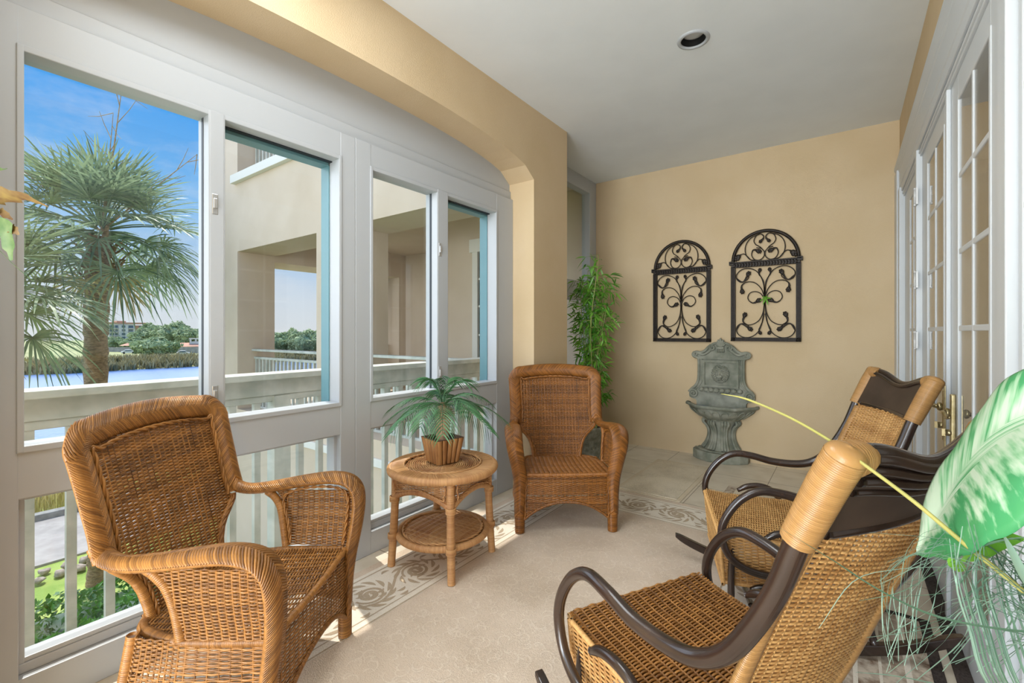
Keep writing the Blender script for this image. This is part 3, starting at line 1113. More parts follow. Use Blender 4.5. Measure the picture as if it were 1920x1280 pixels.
# ================================================================== outside
GZ = -3.2
def railing(name, label, p0, p1, z0, z1, group, spacing=.13, posts=(), board=True, cap=.075):
    """rail between two floor points with balusters"""
    p0, p1 = np.array(p0, float), np.array(p1, float)
    L = np.linalg.norm(p1 - p0)
    r = empty(name, (p0[0], p0[1], z0), math.atan2(p1[1] - p0[1], p1[0] - p0[0]))
    tag(r, label, 'railing', group)
    h = z1 - z0
    t = MB().box(0, L, -cap, cap, h - .035, h)
    if board:
        t.box(0, L, -.03, .03, h - .135, h - .035)
    t.box(0, L, -.022, .022, h - .175, h - .135)
    t.build('top_rail', M['rail'], r, .004)
    MB().box(0, L, -.025, .025, .0, .06).build('bottom_rail', M['rail'], r, .004)
    n = int(L / spacing)
    for k in range(n):
        x = (k + .5) * L / n
        MB().box(x - .0175, x + .0175, -.0175, .0175, .05, h - .16).build('baluster', M['rail'], r)
    for x in posts:
        MB().box(x - .05, x + .05, -.045, .045, .0, h - .14).build('post', M['rail'], r)
    return r


railing('balcony_railing', 'long pale wooden railing just outside the large windows', (-2.84, -1.2), (-2.84, 3.5), -.28, 1.05, None, .131, (1.42, 2.62, 3.9), True, .085)

# the wing of the building that stands out beyond the railing
W = tag(empty('apartment_wing', (-5.8, 3.5, GZ)), 'cream stucco building wing with open balconies outside the windows', 'building')


def wp(name, mb, m, bevel=0, parent=W):
    o = mb.build(name, m, parent, bevel)
    if parent is W:
        o.location = (5.8, -3.5, -GZ)
    return o


w = MB()
for x0, x1 in ((-9.28, -8.42), (-5.96, -5.2), (-2.97, -2.44)):
    w.box(x0, x1, 3.5, 4.13, GZ - .4, 9.0)
for x0, x1 in ((-8.42, -5.96), (-5.2, -2.97)):
    w.box(x0, x1, 3.5, 4.13, 2.68, 3.92).box(x0, x1, 3.5, 4.13, GZ - .4, -.02).box(x0, x1, 3.5, 4.13, 6.7, 9.0)
wp('front_wall', w, M['wing'])
w = MB()
w.box(-9.28, -8.42, 4.13, 7.6, 2.57, 3.92).box(-9.28, -8.42, 5.9, 6.5, -.02, 2.57).box(-9.28, -8.42, 7.0, 7.6, -.02, 2.57)
w.box(-9.28, -8.42, 4.13, 7.6, GZ - .4, -.02).box(-9.28, -8.42, 5.9, 6.5, 3.92, 6.7).box(-9.28, -8.42, 4.13, 7.6, 6.7, 9)
wp('end_wall', w, M['wing'])
w = MB().box(-8.42, -4.9, 7.2, 7.6, -.02, 9).box(-5.2, -4.9, 5.2, 7.2, -.02, 9)
w.box(-5.2, -4.35, 5.1, 5.25, -.02, 6.7).box(-3.35, -2.56, 5.1, 5.25, -.02, 3.2).box(-4.35, -3.35, 5.1, 5.25, 2.5, 3.2).box(-4.35, -3.35, 5.1, 5.25, -.02, .62)
wp('back_wall', w, M['wing'])
for z0, z1 in ((-.3, -.02), (3.62, 3.92)):
    wp('balcony_floor', MB().box(-8.42, -2.56, 4.13, 7.2, z0, z1), M['wing'])
for z0, z1 in ((3.1, 3.2), (6.7, 6.8)):
    wp('balcony_ceiling', MB().box(-8.42, -2.56, 4.13, 7.2, z0, z1), M['wing'])
wp('ledge', MB().box(-8.52, -5.6, 3.42, 3.5, 3.84, 3.98), M['wingwhite'], .006)
wp('ledge', MB().box(-9.28, -2.5, 3.46, 3.5, -.34, -.24), M['wingwhite'], .006)
wf = wp('window', MB().box(-4.45, -4.35, 5.06, 5.12, .6, 2.62).box(-3.35, -3.25, 5.06, 5.12, .6, 2.62).box(-4.5, -3.2, 5.05, 5.12, 2.47, 2.66).box(-4.45, -3.25, 5.05, 5.12, .55, .66).box(-3.87, -3.83, 5.08, 5.14, .66, 2.47).box(-4.35, -3.35, 5.09, 5.13, 1.24, 1.27).box(-4.35, -3.35, 5.09, 5.13, 1.66, 1.69).box(-4.35, -3.35, 5.09, 5.13, 2.06, 2.09), M['wingwhite'])
wp('pane', MB().box(-4.35, -3.35, 5.14, 5.145, .62, 2.5), M['farglass'], 0, wf)
bl = MB()
for k in range(16):
    bl.obox((-3.85, 5.17, 2.44 - .036 * k), (.48, 0, 0), (0, .012, .006), (0, 0, .0015))
wp('blind', bl, M['blind'], 0, wf)

railing('wing_railing', 'pale railing in the left balcony opening of the cream wing', (-8.42, 3.79), (-5.96, 3.79), -.05, 1.0, 'railings on the cream wing', .12, (), False, .06)
railing('wing_railing', 'pale railing in the right balcony opening of the cream wing', (-5.2, 3.79), (-2.97, 3.79), -.05, 1.0, 'railings on the cream wing', .12, (), False, .06)
railing('wing_railing', 'pale upper railing high on the cream wing near the sky', (-8.42, 3.79), (-5.96, 3.79), 3.92, 4.95, 'railings on the cream wing', .12, (), False, .05)
railing('wing_railing', 'pale railing at the far end of the wing balcony, beside a tan pillar', (-8.86, 6.5), (-8.86, 7.0), -.05, 1.0, 'railings on the cream wing', .12, (), False, .06)

struct('trim_6', MB().box(-3.0, -2.42, -3.0, 3.49, 3.3, 3.52).box(-2.9, -2.42, -3.0, 3.49, 3.52, 4.6), M['wing'], 'underside of the balcony on the floor above')
struct('wall_facade', MB().box(-2.5, -2.43, -.6, 3.5, GZ - .4, -.14), M['wing'], 'outer wall below the porch')

# ground, path and water
g = MB()
n1, n2 = 60, 40
gx = np.linspace(-46, -2.4, n1)
gy = np.linspace(-14, 3.5, n2)
GX, GY = np.meshgrid(gx, gy, indexing='ij')
GZZ = GZ + np.interp(GX, [-46, -40, -30, -22, -18, -15.6, -10, -2.4], [-6.6, -5.2, -3.4, -1.5, -.4, 0, 0, .1]) + .03 * np.sin(GX * 1.7) * np.cos(GY * 1.3)
g.grid(np.stack([GX, GY, GZZ], -1))
g.grid(np.array([[(-26, 3.4, GZ - .05), (-26, 14, GZ - .05)], [(-9.3, 3.4, GZ), (-9.3, 14, GZ)]]))
struct('ground_lawn', g, M['lawn'], 'bright green grass below the balcony')
struct('ground_path', MB().box(-15.3, -12.4, -14, 14, GZ - .1, GZ + .055), M['path'], 'pale concrete path between the hedge and the lake')
struct('ground_curb', MB().box(-15.55, -15.3, -14, 14, GZ - .1, GZ + .2), M['curb'], 'low grey curb along the far side of the path', .02)
struct('ground_water', MB().box(-160, -36, -90, 130, -8.6, -8.0), M['water'], 'blue rippled lake beyond the path')
g = MB()
gx = np.linspace(-420, -130, 50)
gy = np.linspace(-120, 330, 60)
GX, GY = np.meshgrid(gx, gy, indexing='ij')


def shore(y):
    return -146 + 3 * np.sin(y * .07) + .9 * np.sin(y * .31) + .12 * y


def bank(x, y):
    d = shore(y) - x
    return -8.2 + np.clip(d * .16, -1, 1.5) + np.clip((d - 10) * .02, 0, 2.2)


g.grid(np.stack([GX, GY, bank(GX, GY)], -1))
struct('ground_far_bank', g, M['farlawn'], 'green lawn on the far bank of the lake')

# rocks along the near edge of the path
for k in range(44):
    x, y = -11.95 + (k % 2) * .34 + random.uniform(-.05, .05), -3.2 + k * .135 + random.uniform(-.015, .015)
    s_ = random.uniform(.07, .105)
    ph = [random.uniform(0, 6) for _ in range(3)]
    o = MB().sphere((0, 0, 0), (s_ * random.uniform(.8, 1.3), s_, s_ * .62), 10, 7, lambda P, d: P * (1 + .22 * np.sin(3 * d[..., :1] * 1.7 + ph[0]) * np.cos(2.4 * d[..., 1:2] + ph[1]) + .12 * np.sin(5 * d[..., 2:] + ph[2]))).build('rock', M['rock'])
    o.location = (x, y, GZ + .08)
    o.rotation_euler = (0, 0, random.uniform(0, 6))
    tag(o, 'small grey landscape rock in the row beside the pale path', 'rock', 'rocks along the path')


def leaf_cloud(mb, pts, nrm, size, n_per=1, spread=.6, wr=.42):
    """leaf quads at points; batch built"""
    pts = np.repeat(pts, n_per, 0)
    nrm = np.repeat(nrm, n_per, 0)
    m = len(pts)
    d = unit(nrm + spread * rng.normal(size=(m, 3)))
    a = unit(np.cross(d, rng.normal(size=(m, 3))))
    b = np.cross(d, a)
    sz = size * rng.uniform(.6, 1.25, (m, 1))
    c = pts
    V = np.stack([c - a * sz, c - b * sz * wr + d * sz * .1, c + a * sz, c + b * sz * wr + d * sz * .1], 1)
    Q = np.arange(m * 4).reshape(m, 4)
    return mb.add(V.reshape(-1, 3), Q, smooth=False)


# clipped shrubs below the balcony
h = MB()
m_ = 26000
hx = rng.uniform(-9.9, -3.1, m_)
hy = rng.uniform(-4.5, 3.2, m_)
hz = GZ + .62 + .22 * np.sin(hx * 2.1 + 1) * np.cos(hy * 1.7) + .16 * np.sin(hx * 5.3) * np.sin(hy * 4.1 + 2) - np.clip((-9.3 - hx) * .9, 0, 1)
hz = hz - rng.exponential(.09, m_)
leaf_cloud(h, np.stack([hx, hy, hz], 1), np.tile([0, 0, 1.0], (m_, 1)) + np.array([.35, -.1, 0]), .058, 1, .7, .45)
h.box(-9.4, -3.2, -4.4, 3.1, GZ - .1, GZ + .32)
tag(h.build('hedge', M['hedge']), 'dense glossy green shrub bed below the lower window', 'hedge', None, 'stuff')

# reeds beside the lake, near and far
def tufts(name, label, xr, yr, n, hgt, wid, per, zf, m):
    mb = MB()
    V, Q = [], []
    for k in range(n):
        x, y = random.uniform(*xr), random.uniform(*yr)
        if name == 'far_reeds':
            x += float(shore(y))
        z = zf(x, y)
        for j in range(per):
            a = random.uniform(0, 2 * PI)
            hh = hgt * random.uniform(.6, 1.2)
            l = random.uniform(.15, .6) * hh
            bx, by = x + random.gauss(0, .12 * hgt), y + random.gauss(0, .12 * hgt)
            px, py = -math.sin(a) * wid, math.cos(a) * wid
            b = len(V)
            V += [(bx - px, by - py, z), (bx + px, by + py, z), (bx + .4 * l * math.cos(a) + px * .8, by + .4 * l * math.sin(a) + py * .8, z + hh * .65), (bx + .4 * l * math.cos(a) - px * .8, by + .4 * l * math.sin(a) - py * .8, z + hh * .65),
                  (bx + l * math.cos(a) + px * .1, by + l * math.sin(a) + py * .1, z + hh), (bx + l * math.cos(a) - px * .1, by + l * math.sin(a) - py * .1, z + hh)]
            Q += [(b, b + 1, b + 2, b + 3), (b + 3, b + 2, b + 4, b + 5)]
    mb.add(V, Q)
    return tag(mb.build(name, m), label, 'grass', None, 'stuff')


tufts('marsh_grass', 'tan marsh grass growing between the curb and the lake', (-19.5, -15.9), (-6, 4), 460, .85, .012, 9, lambda x, y: GZ - .2 * max(0, -15.9 - x), M['reed'])
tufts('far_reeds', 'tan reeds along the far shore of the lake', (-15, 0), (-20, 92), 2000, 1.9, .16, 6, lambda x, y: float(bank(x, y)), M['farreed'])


# ------------------------------------------------------------------ cabbage palms
def fan_frond(mb, base, d, petiole, fan, up, nseg=26, droop=.5):
    """petiole then a costapalmate fan with split drooping tips"""
    d = unit(np.asarray(d, float))
    side = unit(np.cross(d, [0, 0, 1.0]))
    upv = np.cross(side, d)
    q = np.linspace(0, 1, 7)[:, None]
    P = base + d * petiole * q + np.array([0, 0, -1.0]) * petiole * .22 * q ** 2
    mb.mi = 0
    mb.tube(P, np.linspace(.016, .009, 7), 5)
    hub = P[-1]
    dd = unit(P[-1] - P[-2])
    upv = np.cross(side, dd)
    spread = math.radians(118)
    V, Q = [], []
    for k in range(nseg):
        a = (k / (nseg - 1) - .5) * 2 * spread
        dirv = math.cos(a) * dd + math.sin(a) * side + .28 * abs(math.sin(a)) * upv
        dirv = unit(dirv)
        ln = fan * (1 - .18 * abs(a) / spread) * random.uniform(.88, 1.08)
        wv = unit(np.cross(dirv, upv))
        b = len(V)
        dr = droop * random.uniform(.6, 1.3)
        for t, wd in ((.0, .004), (.35, .017), (.65, .015), (.85, .009), (1.0, .0015)):
            c = hub + dirv * ln * t * (1 - .12 * t * dr) + np.array([0, 0, -1.0]) * ln * dr * max(0, t - .3) ** 1.7
            tw = .012 * (1 if k % 2 else -1)
            V += [c - wv * wd + upv * tw * (t > 0) * (t < 1) * .4, c + wv * wd - upv * tw * (t > 0) * (t < 1) * .4]
        Q += [(b + 2 * j, b + 2 * j + 1, b + 2 * j + 3, b + 2 * j + 2) for j in range(4)]
    mb.add(V, Q, smooth=False)


def sabal(x, y, ztop, r_, n, label, dead=4, size=1.0, stalks=0, tilt=0.0, low=112):
    root = tag(empty('palm_tree', (x, y, GZ)), label, 'palm tree')
    H_ = ztop - GZ
    t = MB()
    zz = np.linspace(-.2, H_, 90)
    rad = r_ * (1 + .10 * np.interp(zz, [0, .5, H_], [1.4, 0, .6])) * (1 + .045 * np.sign(np.sin(zz * 17)) + .02 * rng.normal(size=90))
    t.tube(np.stack([tilt * zz / H_ + .04 * np.sin(zz), .03 * np.cos(zz * .8) - .03, zz], 1), rad, 16)
    for k in range(26):     # old leaf bases under the crown
        a, z_ = k * 2.4, H_ - .1 - .035 * k
        d = np.array([math.cos(a), math.sin(a), .75])
        b0 = np.array([tilt * z_ / H_ + r_ * .9 * math.cos(a), r_ * .9 * math.sin(a), z_])
        t.tube([b0, b0 + d * .14, b0 + d * .26 + [0, 0, .06]], [.05, .04, .018], 6, ell=(.4, 1.2))
    t.build('trunk', M['trunk'], root)
    f = MB()
    c = np.array([tilt, 0, H_ + .1])
    for k in range(n):
        az = k * 2.39996 + random.uniform(-.2, .2)
        el = math.radians(84 - low * (k + .5) / n + random.uniform(-9, 9))
        d = np.array([math.cos(az) * math.cos(el), math.sin(az) * math.cos(el), math.sin(el)])
        fan_frond(f, c + d * .12, d, random.uniform(.62, .95) * size, random.uniform(.72, .95) * size, None, 28, .25 + .5 * max(0, .7 - math.sin(el)))
    f.build('fronds', M['sabal'], root)
    if dead:
        g_ = MB()
        for k in range(dead):
            az, el = k * 1.7 + .4, math.radians(-58)
            d = np.array([math.cos(az) * math.cos(el), math.sin(az) * math.cos(el), math.sin(el)])
            fan_frond(g_, c + d * .1 - [0, 0, .2], d, .5 * size, .55 * size, None, 16, .5)
        g_.build('dead_frond', M['reed'], root)
    if stalks:
        s_ = MB()
        for (dx, dz, L) in stalks:
            d = unit(np.array([dx[0], dx[1], dz]))
            q = np.linspace(0, 1, 10)[:, None]
            P = c + d * L * q + np.array([.06, -.03, -.05]) * L * q ** 2
            s_.tube(P, np.linspace(.02, .004, 10), 5)
            for j in range(7):
                b0 = P[3 + min(6, j)]
                e = unit(d + .9 * rng.normal(size=3))
                s_.tube([b0, b0 + e * .18 * L * .6, b0 + e * .32 * L * .6 + [0, 0, .05]], [.008, .006, .003], 4)
        s_.build('flower_stalk', M['stalk'], root)
    return root


pp = ray(187, 640, 8.2)
sabal(pp[0], pp[1], 3.0, .165, 58, 'tall cabbage palm with a broad crown against the sky', 5, 1.18, (((.1, .1), 1, 3.0), ((-.05, .1), 1, 2.3), ((.55, .75), 1, 2.2), ((-.3, -.9), .9, 2.2)), .1)
pp = ray(-70, 640, 5.9)
sabal(pp[0], pp[1], 1.75, .17, 40, 'lower cabbage palm with drooping fronds at the left window edge', 3, .98)


# ------------------------------------------------------------------ the far shore
def blob_tree(u, depth, r_, h_, label, group, name='far_tree', squash=1.0):
    p = ray(u, 640, depth)
    zb = float(bank(p[0], p[1])) - .1
    root = tag(empty(name, (p[0], p[1], zb)), label, 'tree', group)
    MB().tube([(0, 0, -1), (0, 0, h_ * .5)], [r_ * .09, r_ * .05], 8).build('trunk', M['trunk'], root)
    n = 2400
    d = unit(rng.normal(size=(n, 3)))
    lob = 1 + .22 * np.sin(d[:, 0] * 5 + u) * np.sin(d[:, 1] * 4 + 1) + .12 * np.sin(d[:, 2] * 7)
    rr = (rng.uniform(.75, 1, n) * lob)[:, None]
    P = d * rr * np.array([r_, r_, h_ * .46]) + [0, 0, h_ * .54]
    P[:, 2] = np.maximum(P[:, 2], h_ * .06)
    c = MB()
    leaf_cloud(c, P, d, r_ * .13, 1, .7, .6)
    c.sphere((0, 0, h_ * .54), (r_ * .78, r_ * .78, h_ * .38))
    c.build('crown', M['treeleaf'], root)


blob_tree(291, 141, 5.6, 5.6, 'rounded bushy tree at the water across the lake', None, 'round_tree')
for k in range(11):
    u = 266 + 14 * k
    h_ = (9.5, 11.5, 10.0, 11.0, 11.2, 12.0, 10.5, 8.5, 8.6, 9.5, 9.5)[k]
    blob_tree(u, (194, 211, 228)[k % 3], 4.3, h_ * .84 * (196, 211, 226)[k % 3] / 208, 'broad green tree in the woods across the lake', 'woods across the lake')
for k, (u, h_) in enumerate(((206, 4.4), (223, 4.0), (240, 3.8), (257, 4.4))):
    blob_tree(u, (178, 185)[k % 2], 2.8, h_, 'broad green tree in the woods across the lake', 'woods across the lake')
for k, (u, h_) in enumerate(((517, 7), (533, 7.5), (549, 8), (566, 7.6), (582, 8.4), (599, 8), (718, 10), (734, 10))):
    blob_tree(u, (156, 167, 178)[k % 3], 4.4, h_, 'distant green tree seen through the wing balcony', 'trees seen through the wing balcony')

# apartment block across the lake
p = ray(236, 640, 262)
ang = math.atan2(-p[0], p[1])
B = tag(empty('apartment_block', (p[0], p[1], -6.4), ang + .3), 'six-storey white and brick apartment block across the lake', 'building')
B.scale = (1.35, 1.35, .88)
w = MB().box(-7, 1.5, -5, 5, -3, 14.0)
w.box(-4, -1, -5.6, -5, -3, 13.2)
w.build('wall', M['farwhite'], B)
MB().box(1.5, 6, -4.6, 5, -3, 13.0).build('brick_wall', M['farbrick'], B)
MB().box(-7.4, 6.3, -5.4, 5.4, 13.9, 14.8).box(-3.6, -.6, -2, 2, 14.8, 15.8).build('roof', M['farroof'], B)
for fl in range(6):
    zz = -.6 + fl * 2.4
    MB().box(-7.3, -4.1, -6.2, -5, zz - .5, zz - .3).box(-.9, 1.4, -6.2, -5, zz - .5, zz - .3).build('balcony', M['farwhite'], B)
    for x0, x1 in ((-6.8, -5.4), (-5.1, -4.2), (-3.1, -1.9), (-.6, .9)):
        y_ = -5.66 if -4 < x0 < -1 else -5.06
        MB().box(x0, x1, y_, y_ + .1, zz, zz + 1.5).build('window', M['farglass'], B)
    MB().box(3, 4.6, -4.66, -4.5, zz, zz + 1.3).build('window', M['farglass'], B)

# clubhouse with a tiled roof
p = ray(374, 640, 172)
B = tag(empty('clubhouse', (p[0], p[1], -5.6), math.atan2(-p[0], p[1])), 'long low clubhouse with a tiled roof and small belfry across the lake', 'building')
B.scale = (.95, .95, .72)
MB().box(-9, 12, -3, 3, -1, 2.2).build('wall', M['farwhite'], B)
rf = MB().prism([(-3.8, 2.1), (3.8, 2.1), (0, 4.0)], lambda y, z: (-9.6, y, z), lambda y, z: (12.6, y, z))
rf.build('roof', M['farroof'], B)
bt = MB().box(-3.2, 1, -1.2, 1.2, 3.4, 4.6)
for x in (-3.2, -1.5, .4):
    bt.box(x, x + .6, -1.2, 1.2, 4.6, 5.8)
bt.box(-3.4, 1.2, -1.3, 1.3, 5.8, 6.3)
bt.build('belfry', M['farwhite'], B)
MB().box(-2, 3, -4.6, -3, 1.2, 1.4).box(4.5, 8, -4.6, -3, 1.5, 1.7).build('awning', M['farroof'], B)
for x in (-7, -4.6, .5, 3.6, 6.2, 9):
    MB().box(x, x + 1.2, -3.06, -2.95, .2, 1.5).build('window', M['farglass'], B)

pa, pb = ray(190, 640, 158), ray(470, 640, 158)
wall = MB()
d_ = unit(np.array([pb[0] - pa[0], pb[1] - pa[1], 0]))
c_ = (np.array([pa[0], pa[1], 0]) + np.array([pb[0], pb[1], 0])) / 2
L_ = np.linalg.norm(pb[:2] - pa[:2]) / 2
c_[2] = -5.3
wall.obox(c_, d_ * L_, np.array([-d_[1], d_[0], 0]) * .25, (0, 0, 1.25))
tag(wall.build('sea_wall', M['farwall']), 'long low grey retaining wall across the lake', 'wall')

p = ray(240, 640, 170)
U = tag(empty('patio_umbrella', (p[0], p[1], -6.1)), 'pale patio umbrella in front of the apartment block across the lake', 'umbrella')
MB().lathe([(2.6, 2.3), (1.3, 2.8), (.05, 3.3)], n=8).build('canopy', M['farroof'], U)
MB().tube([(0, 0, -1), (0, 0, 3.2)], .06, 6).build('pole', M['farwall'], U)


def far_car(u, depth, label):
    p = ray(u, 640, depth)
    r = tag(empty('car', (p[0], p[1], float(bank(p[0], p[1])) + .02), math.atan2(-p[0], p[1])), label, 'car', 'cars parked across the lake')
    MB().prism([(-1.9, .25), (1.9, .25), (1.9, .7), (1.1, .8), (.6, 1.3), (-.8, 1.3), (-1.5, .8), (-1.9, .75)], lambda x, z: (x, -.8, z), lambda x, z: (x, .8, z)).build('body', M['carwhite'], r, .08)
    MB().prism([(1.0, .82), (.55, 1.22), (-.75, 1.22), (-1.35, .82)], lambda x, z: (x, -.82, z), lambda x, z: (x, .82, z)).build('window', M['farglass'], r)
    for x in (-1.15, 1.15):
        for y in (-.72, .72):
            MB().tube([(x, y - .1, .3), (x, y + .1, .3)], .3, 12).build('wheel', M['dark'], r)


far_car(241, 150, 'white car parked left of the round tree across the lake')
far_car(343, 150, 'white car parked right of the round tree across the lake')

# ================================================================== wicker armchair
RUGZ = .0082


def interp_path(P, q):
    """P: k x m control columns, smooth"""
    return spline(P, q)


def make_armchair(label):
    root = tag(empty('wicker_armchair'), label, 'armchair', 'wicker armchairs')

    def back_s(z):
        return -.455 - .155 * np.clip((z - .34) / .66, 0, 1.1) ** 1.15

    def back_surf(x, z):
        return np.stack([x, back_s(z) + .34 * x ** 2, z], -1)

    def rim_half(z):
        return np.interp(z, [.55, .62, .7, .85, .95], [.310, .304, .301, .307, .312])

    # ---- frame rim round the back, herringbone plaited
    zs = np.linspace(.615, .94, 14)
    left = np.stack([-rim_half(zs), zs], 1)
    topx = np.linspace(-.282, .282, 17)
    top = np.stack([topx, .976 + .022 * (1 - (topx / .282) ** 2)], 1)
    right = np.stack([rim_half(zs), zs], 1)[::-1]
    out2 = spline(np.vstack([left, top, right]), step=.006)
    rim = back_surf(out2[:, 0], out2[:, 1])
    T = tangents(rim)
    e = 1e-3
    ds = (back_s(rim[:, 2] + e) - back_s(rim[:, 2] - e)) / (2 * e)
    Nr = unit(np.stack([-.68 * rim[:, 0], np.ones(len(rim)), -ds], 1))
    r_ = MB()
    r_.tube(rim, .033, 14, up=Nr, ell=(.56, 1.24), pitch=.006)
    r_.herring(rim, Nr, .0410, .0185, .0082, .0042)
    r_.build('back_frame', M['cane'], root)
    # piping inside the rim
    ip = np.vstack([np.stack([-(rim_half(zs) - .047), zs + (zs < .63) * .0], 1), np.stack([np.linspace(-.24, .24, 9), .929 + .02 * (1 - np.linspace(-1, 1, 9) ** 2)], 1), np.stack([rim_half(zs) - .047, zs], 1)[::-1]])
    MB().braid(back_surf(ip[:, 0], ip[:, 1]) + [0, .014, 0], .0062).build('piping', M['cane'], root)

    # ---- woven back with the two cut-outs beside the seat
    def half(z):
        return np.interp(z, [.33, .41, .46, .50, .53, .558, .585, .60, .7, .95], [.156, .166, .177, .194, .217, .246, .272, .278, .274, .285])
    rows = [(z, -float(half(np.array(z))), float(half(np.array(z)))) for z in np.arange(.345, .970, .0056)]
    MB().weave(back_surf, rows, .0228, .0030, .0033, .0025, .0034).build('back_panel', M['cane'], root)
    # wound posts that edge the cut-outs
    zc = np.linspace(.605, .33, 22)
    for sg in (-1, 1):
        xx = sg * (half(zc) + .012)
        P = back_surf(xx, zc)
        MB().wrapped(P, .0150, .0055, 10).build('back_post', M['cane'], root)
        MB().braid(P + np.array([-sg * .015, .012, 0]), .0055).build('piping', M['cane'], root)

    # ---- arms: band from the floor, over the arm and into the back rim
    for sg in (-1, 1):
        C = np.array([(.302, .000, .0), (.302, .002, .14), (.300, .010, .26), (.303, .024, .36), (.318, .040, .46), (.334, .046, .55), (.341, .034, .61), (.343, -.005, .645), (.342, -.08, .655), (.338, -.19, .642), (.330, -.31, .622), (.320, -.41, .612), (.313, -.47, .625), (.310, -.495, .66)])
        P = spline(C * [sg, 1, 1], step=.006)
        T = tangents(P)
        t = np.linspace(0, 1, len(P))
        # outward normal: forward on the post, upward on the arm
        Nn = unit(np.stack([0 * t, T[:, 2], -T[:, 1]], 1))
        z = P[:, 2]
        on_post = P[:, 1] > -.03
        wd = np.where(on_post, np.interp(z, [0, .12, .30, .45, .58, .66], [.028, .031, .037, .042, .049, .052]), np.interp(P[:, 1], [-.5, -.42, -.33, -.2, -.03], [.032, .030, .036, .048, .052]))
        th = np.interp(t, [0, .2, .6, .85, 1], [.024, .023, .022, .021, .019])
        a = MB()
        n = len(P)
        B = np.cross(T, Nn)
        ang = np.linspace(0, 2 * PI, 16, endpoint=False)
        rib = 1 - .05 * np.abs(np.cos(np.arange(n) * PI / 2))
        ring = P[:, None] + (wd * rib)[:, None, None] * np.cos(ang)[None, :, None] * B[:, None] + (th * rib)[:, None, None] * np.sin(ang)[None, :, None] * Nn[:, None]
        L = np.arange(n)
        uv = np.stack([np.broadcast_to(ang / 6.3, (n, 16)), np.broadcast_to(L[:, None], (n, 16))], -1)
        b0 = a.c
        a.grid(ring, True, False, True, uv.reshape(-1, 2))
        a.n += [[b0 + i for i in range(16)][::-1]]
        a.ns += [True]
        a.nm += [0]
        k0 = int(np.argmax(z > .10))
        a.herring(P[k0:], Nn[k0:], wd[k0:], th[k0:], .0082, .0040)
        a.build('arm', M['cane'], root)
        # winding round the foot
        f = MB()
        q = z[:k0 + 12]
        for zz in np.arange(.004, .11, .0055):
            ww = np.interp(zz, z, wd)
            an = np.linspace(0, 2 * PI, 20, endpoint=False)
            f.tube(np.stack([sg * .302 + (ww + .0008) * np.cos(an), .0 + .0248 * np.sin(an), np.full(20, zz)], 1), .0028, 5, True)
        f.build('foot_binding', M['cane'], root)

        # woven panel under the arm
        def ps(y, zv, sg=sg):
            bul = .014 * np.sin(PI * np.clip((zv - .36) / .27, 0, 1)) * np.sin(PI * np.clip((y + .28) / .3, 0, 1))
            return np.stack([sg * (.300 + bul + .03 * np.clip((zv - .42) / .2, 0, 1)), y, zv], -1)
        rw = []
        for zv in np.arange(.385, .628, .0055):
            y0 = -.236 - .012 * np.clip((zv - .38) / .1, 0, 1) - .055 * np.clip((zv - .50) / .11, 0, 1) ** 1.8
            y1 = .012 + .012 * np.clip((zv - .4) / .2, 0, 1)
            zt = .628 - .02 * np.clip((-.15 - y0) / .1, 0, 1)
            if zv < zt:
                rw.append((zv, y0 - .012, y1 + .012))
        MB().weave(ps, rw, .0225, .0028, .0032, .0024, .0030, skip=0).build('side_panel', M['cane'], root)
        pole = np.array([(.319, -.345, .604), (.318, -.312, .580), (.312, -.284, .54), (.303, -.266, .47), (.298, -.252, .38)]) * [sg, 1, 1]
        MB().wrapped(pole, .0165, .0055, 10).build('arm_post', M['cane'], root)
        lp = np.array([(.299, -.228, .40), (.303, -.240, .48), (.322, -.268, .575), (.330, -.22, .610), (.333, -.1, .625), (.332, -.02, .612), (.325, .008, .57), (.308, .004, .46), (.299, -.004, .392)]) * [sg, 1, 1]
        MB().braid(lp - [sg * .012, 0, 0], .0052).build('piping', M['cane'], root)

    # ---- seat
    def sw(y):
        return np.interp(y, [-.50, -.46, -.38, -.25, -.02], [.150, .185, .245, .283, .287])

    def seat_surf(x, y):
        return np.stack([x, y, .378 + .03 * y - .012 * np.cos(x / .29 * PI / 2) * np.sin(np.clip(-y / .5, 0, 1) * PI) + .010 * np.sin(np.clip((y + .05) / .05, 0, 1) * 0)], -1)
    rows = [(y, -float(sw(y)), float(sw(y))) for y in np.arange(-.49, .012, .0058)]
    MB().weave(seat_surf, rows, .031, .0040, .0036, .0028, .0036).build('seat', M['cane'], root)
    s_ = MB().box(-.16, .16, -.44, -.06, .345, .355)
    edge = spline([(-.287, .0, .372), (-.286, -.25, .366), (-.248, -.38, .362), (-.19, -.455, .36), (0, -.485, .36), (.19, -.455, .36), (.248, -.38, .362), (.286, -.25, .366), (.287, .0, .372)], 80)
    e_ = MB().wrapped(edge, .016, .0055, 8)
    e_.wrapped([(-.285, .008, .372), (0, .018, .372), (.285, .008, .372)], .012, .0055, 8)
    e_.build('seat_edge', M['cane'], root)

    # ---- skirt: front with an arch, flaring sides and back
    def fsurf(x, zv):
        return np.stack([x, .012 + .012 * np.cos(x / .27 * PI / 2) + .0 * zv, zv], -1)
    rows = []
    for zv in np.arange(.108, .372, .006):
        xa = 0 if zv > .198 else .262 * math.sqrt(max(0, (.205 - zv) / .10))
        if xa <= 0:
            rows.append((zv, -.272, .272))
    fr = MB().weave(fsurf, rows, .0255, .0028, .0036, .0026, .0028, skip=.02)
    for sg in (-1, 1):
        rr = []
        for zv in np.arange(.108, .199, .006):
            xa = .262 * min(1, math.sqrt(max(0, (.205 - zv) / .10)))
            rr.append((zv, min(sg * xa, sg * .272), max(sg * xa, sg * .272)))
        fr.weave(fsurf, [q for q in rr if q[2] - q[1] > .02], .0255, .0028, .0036, .0026)
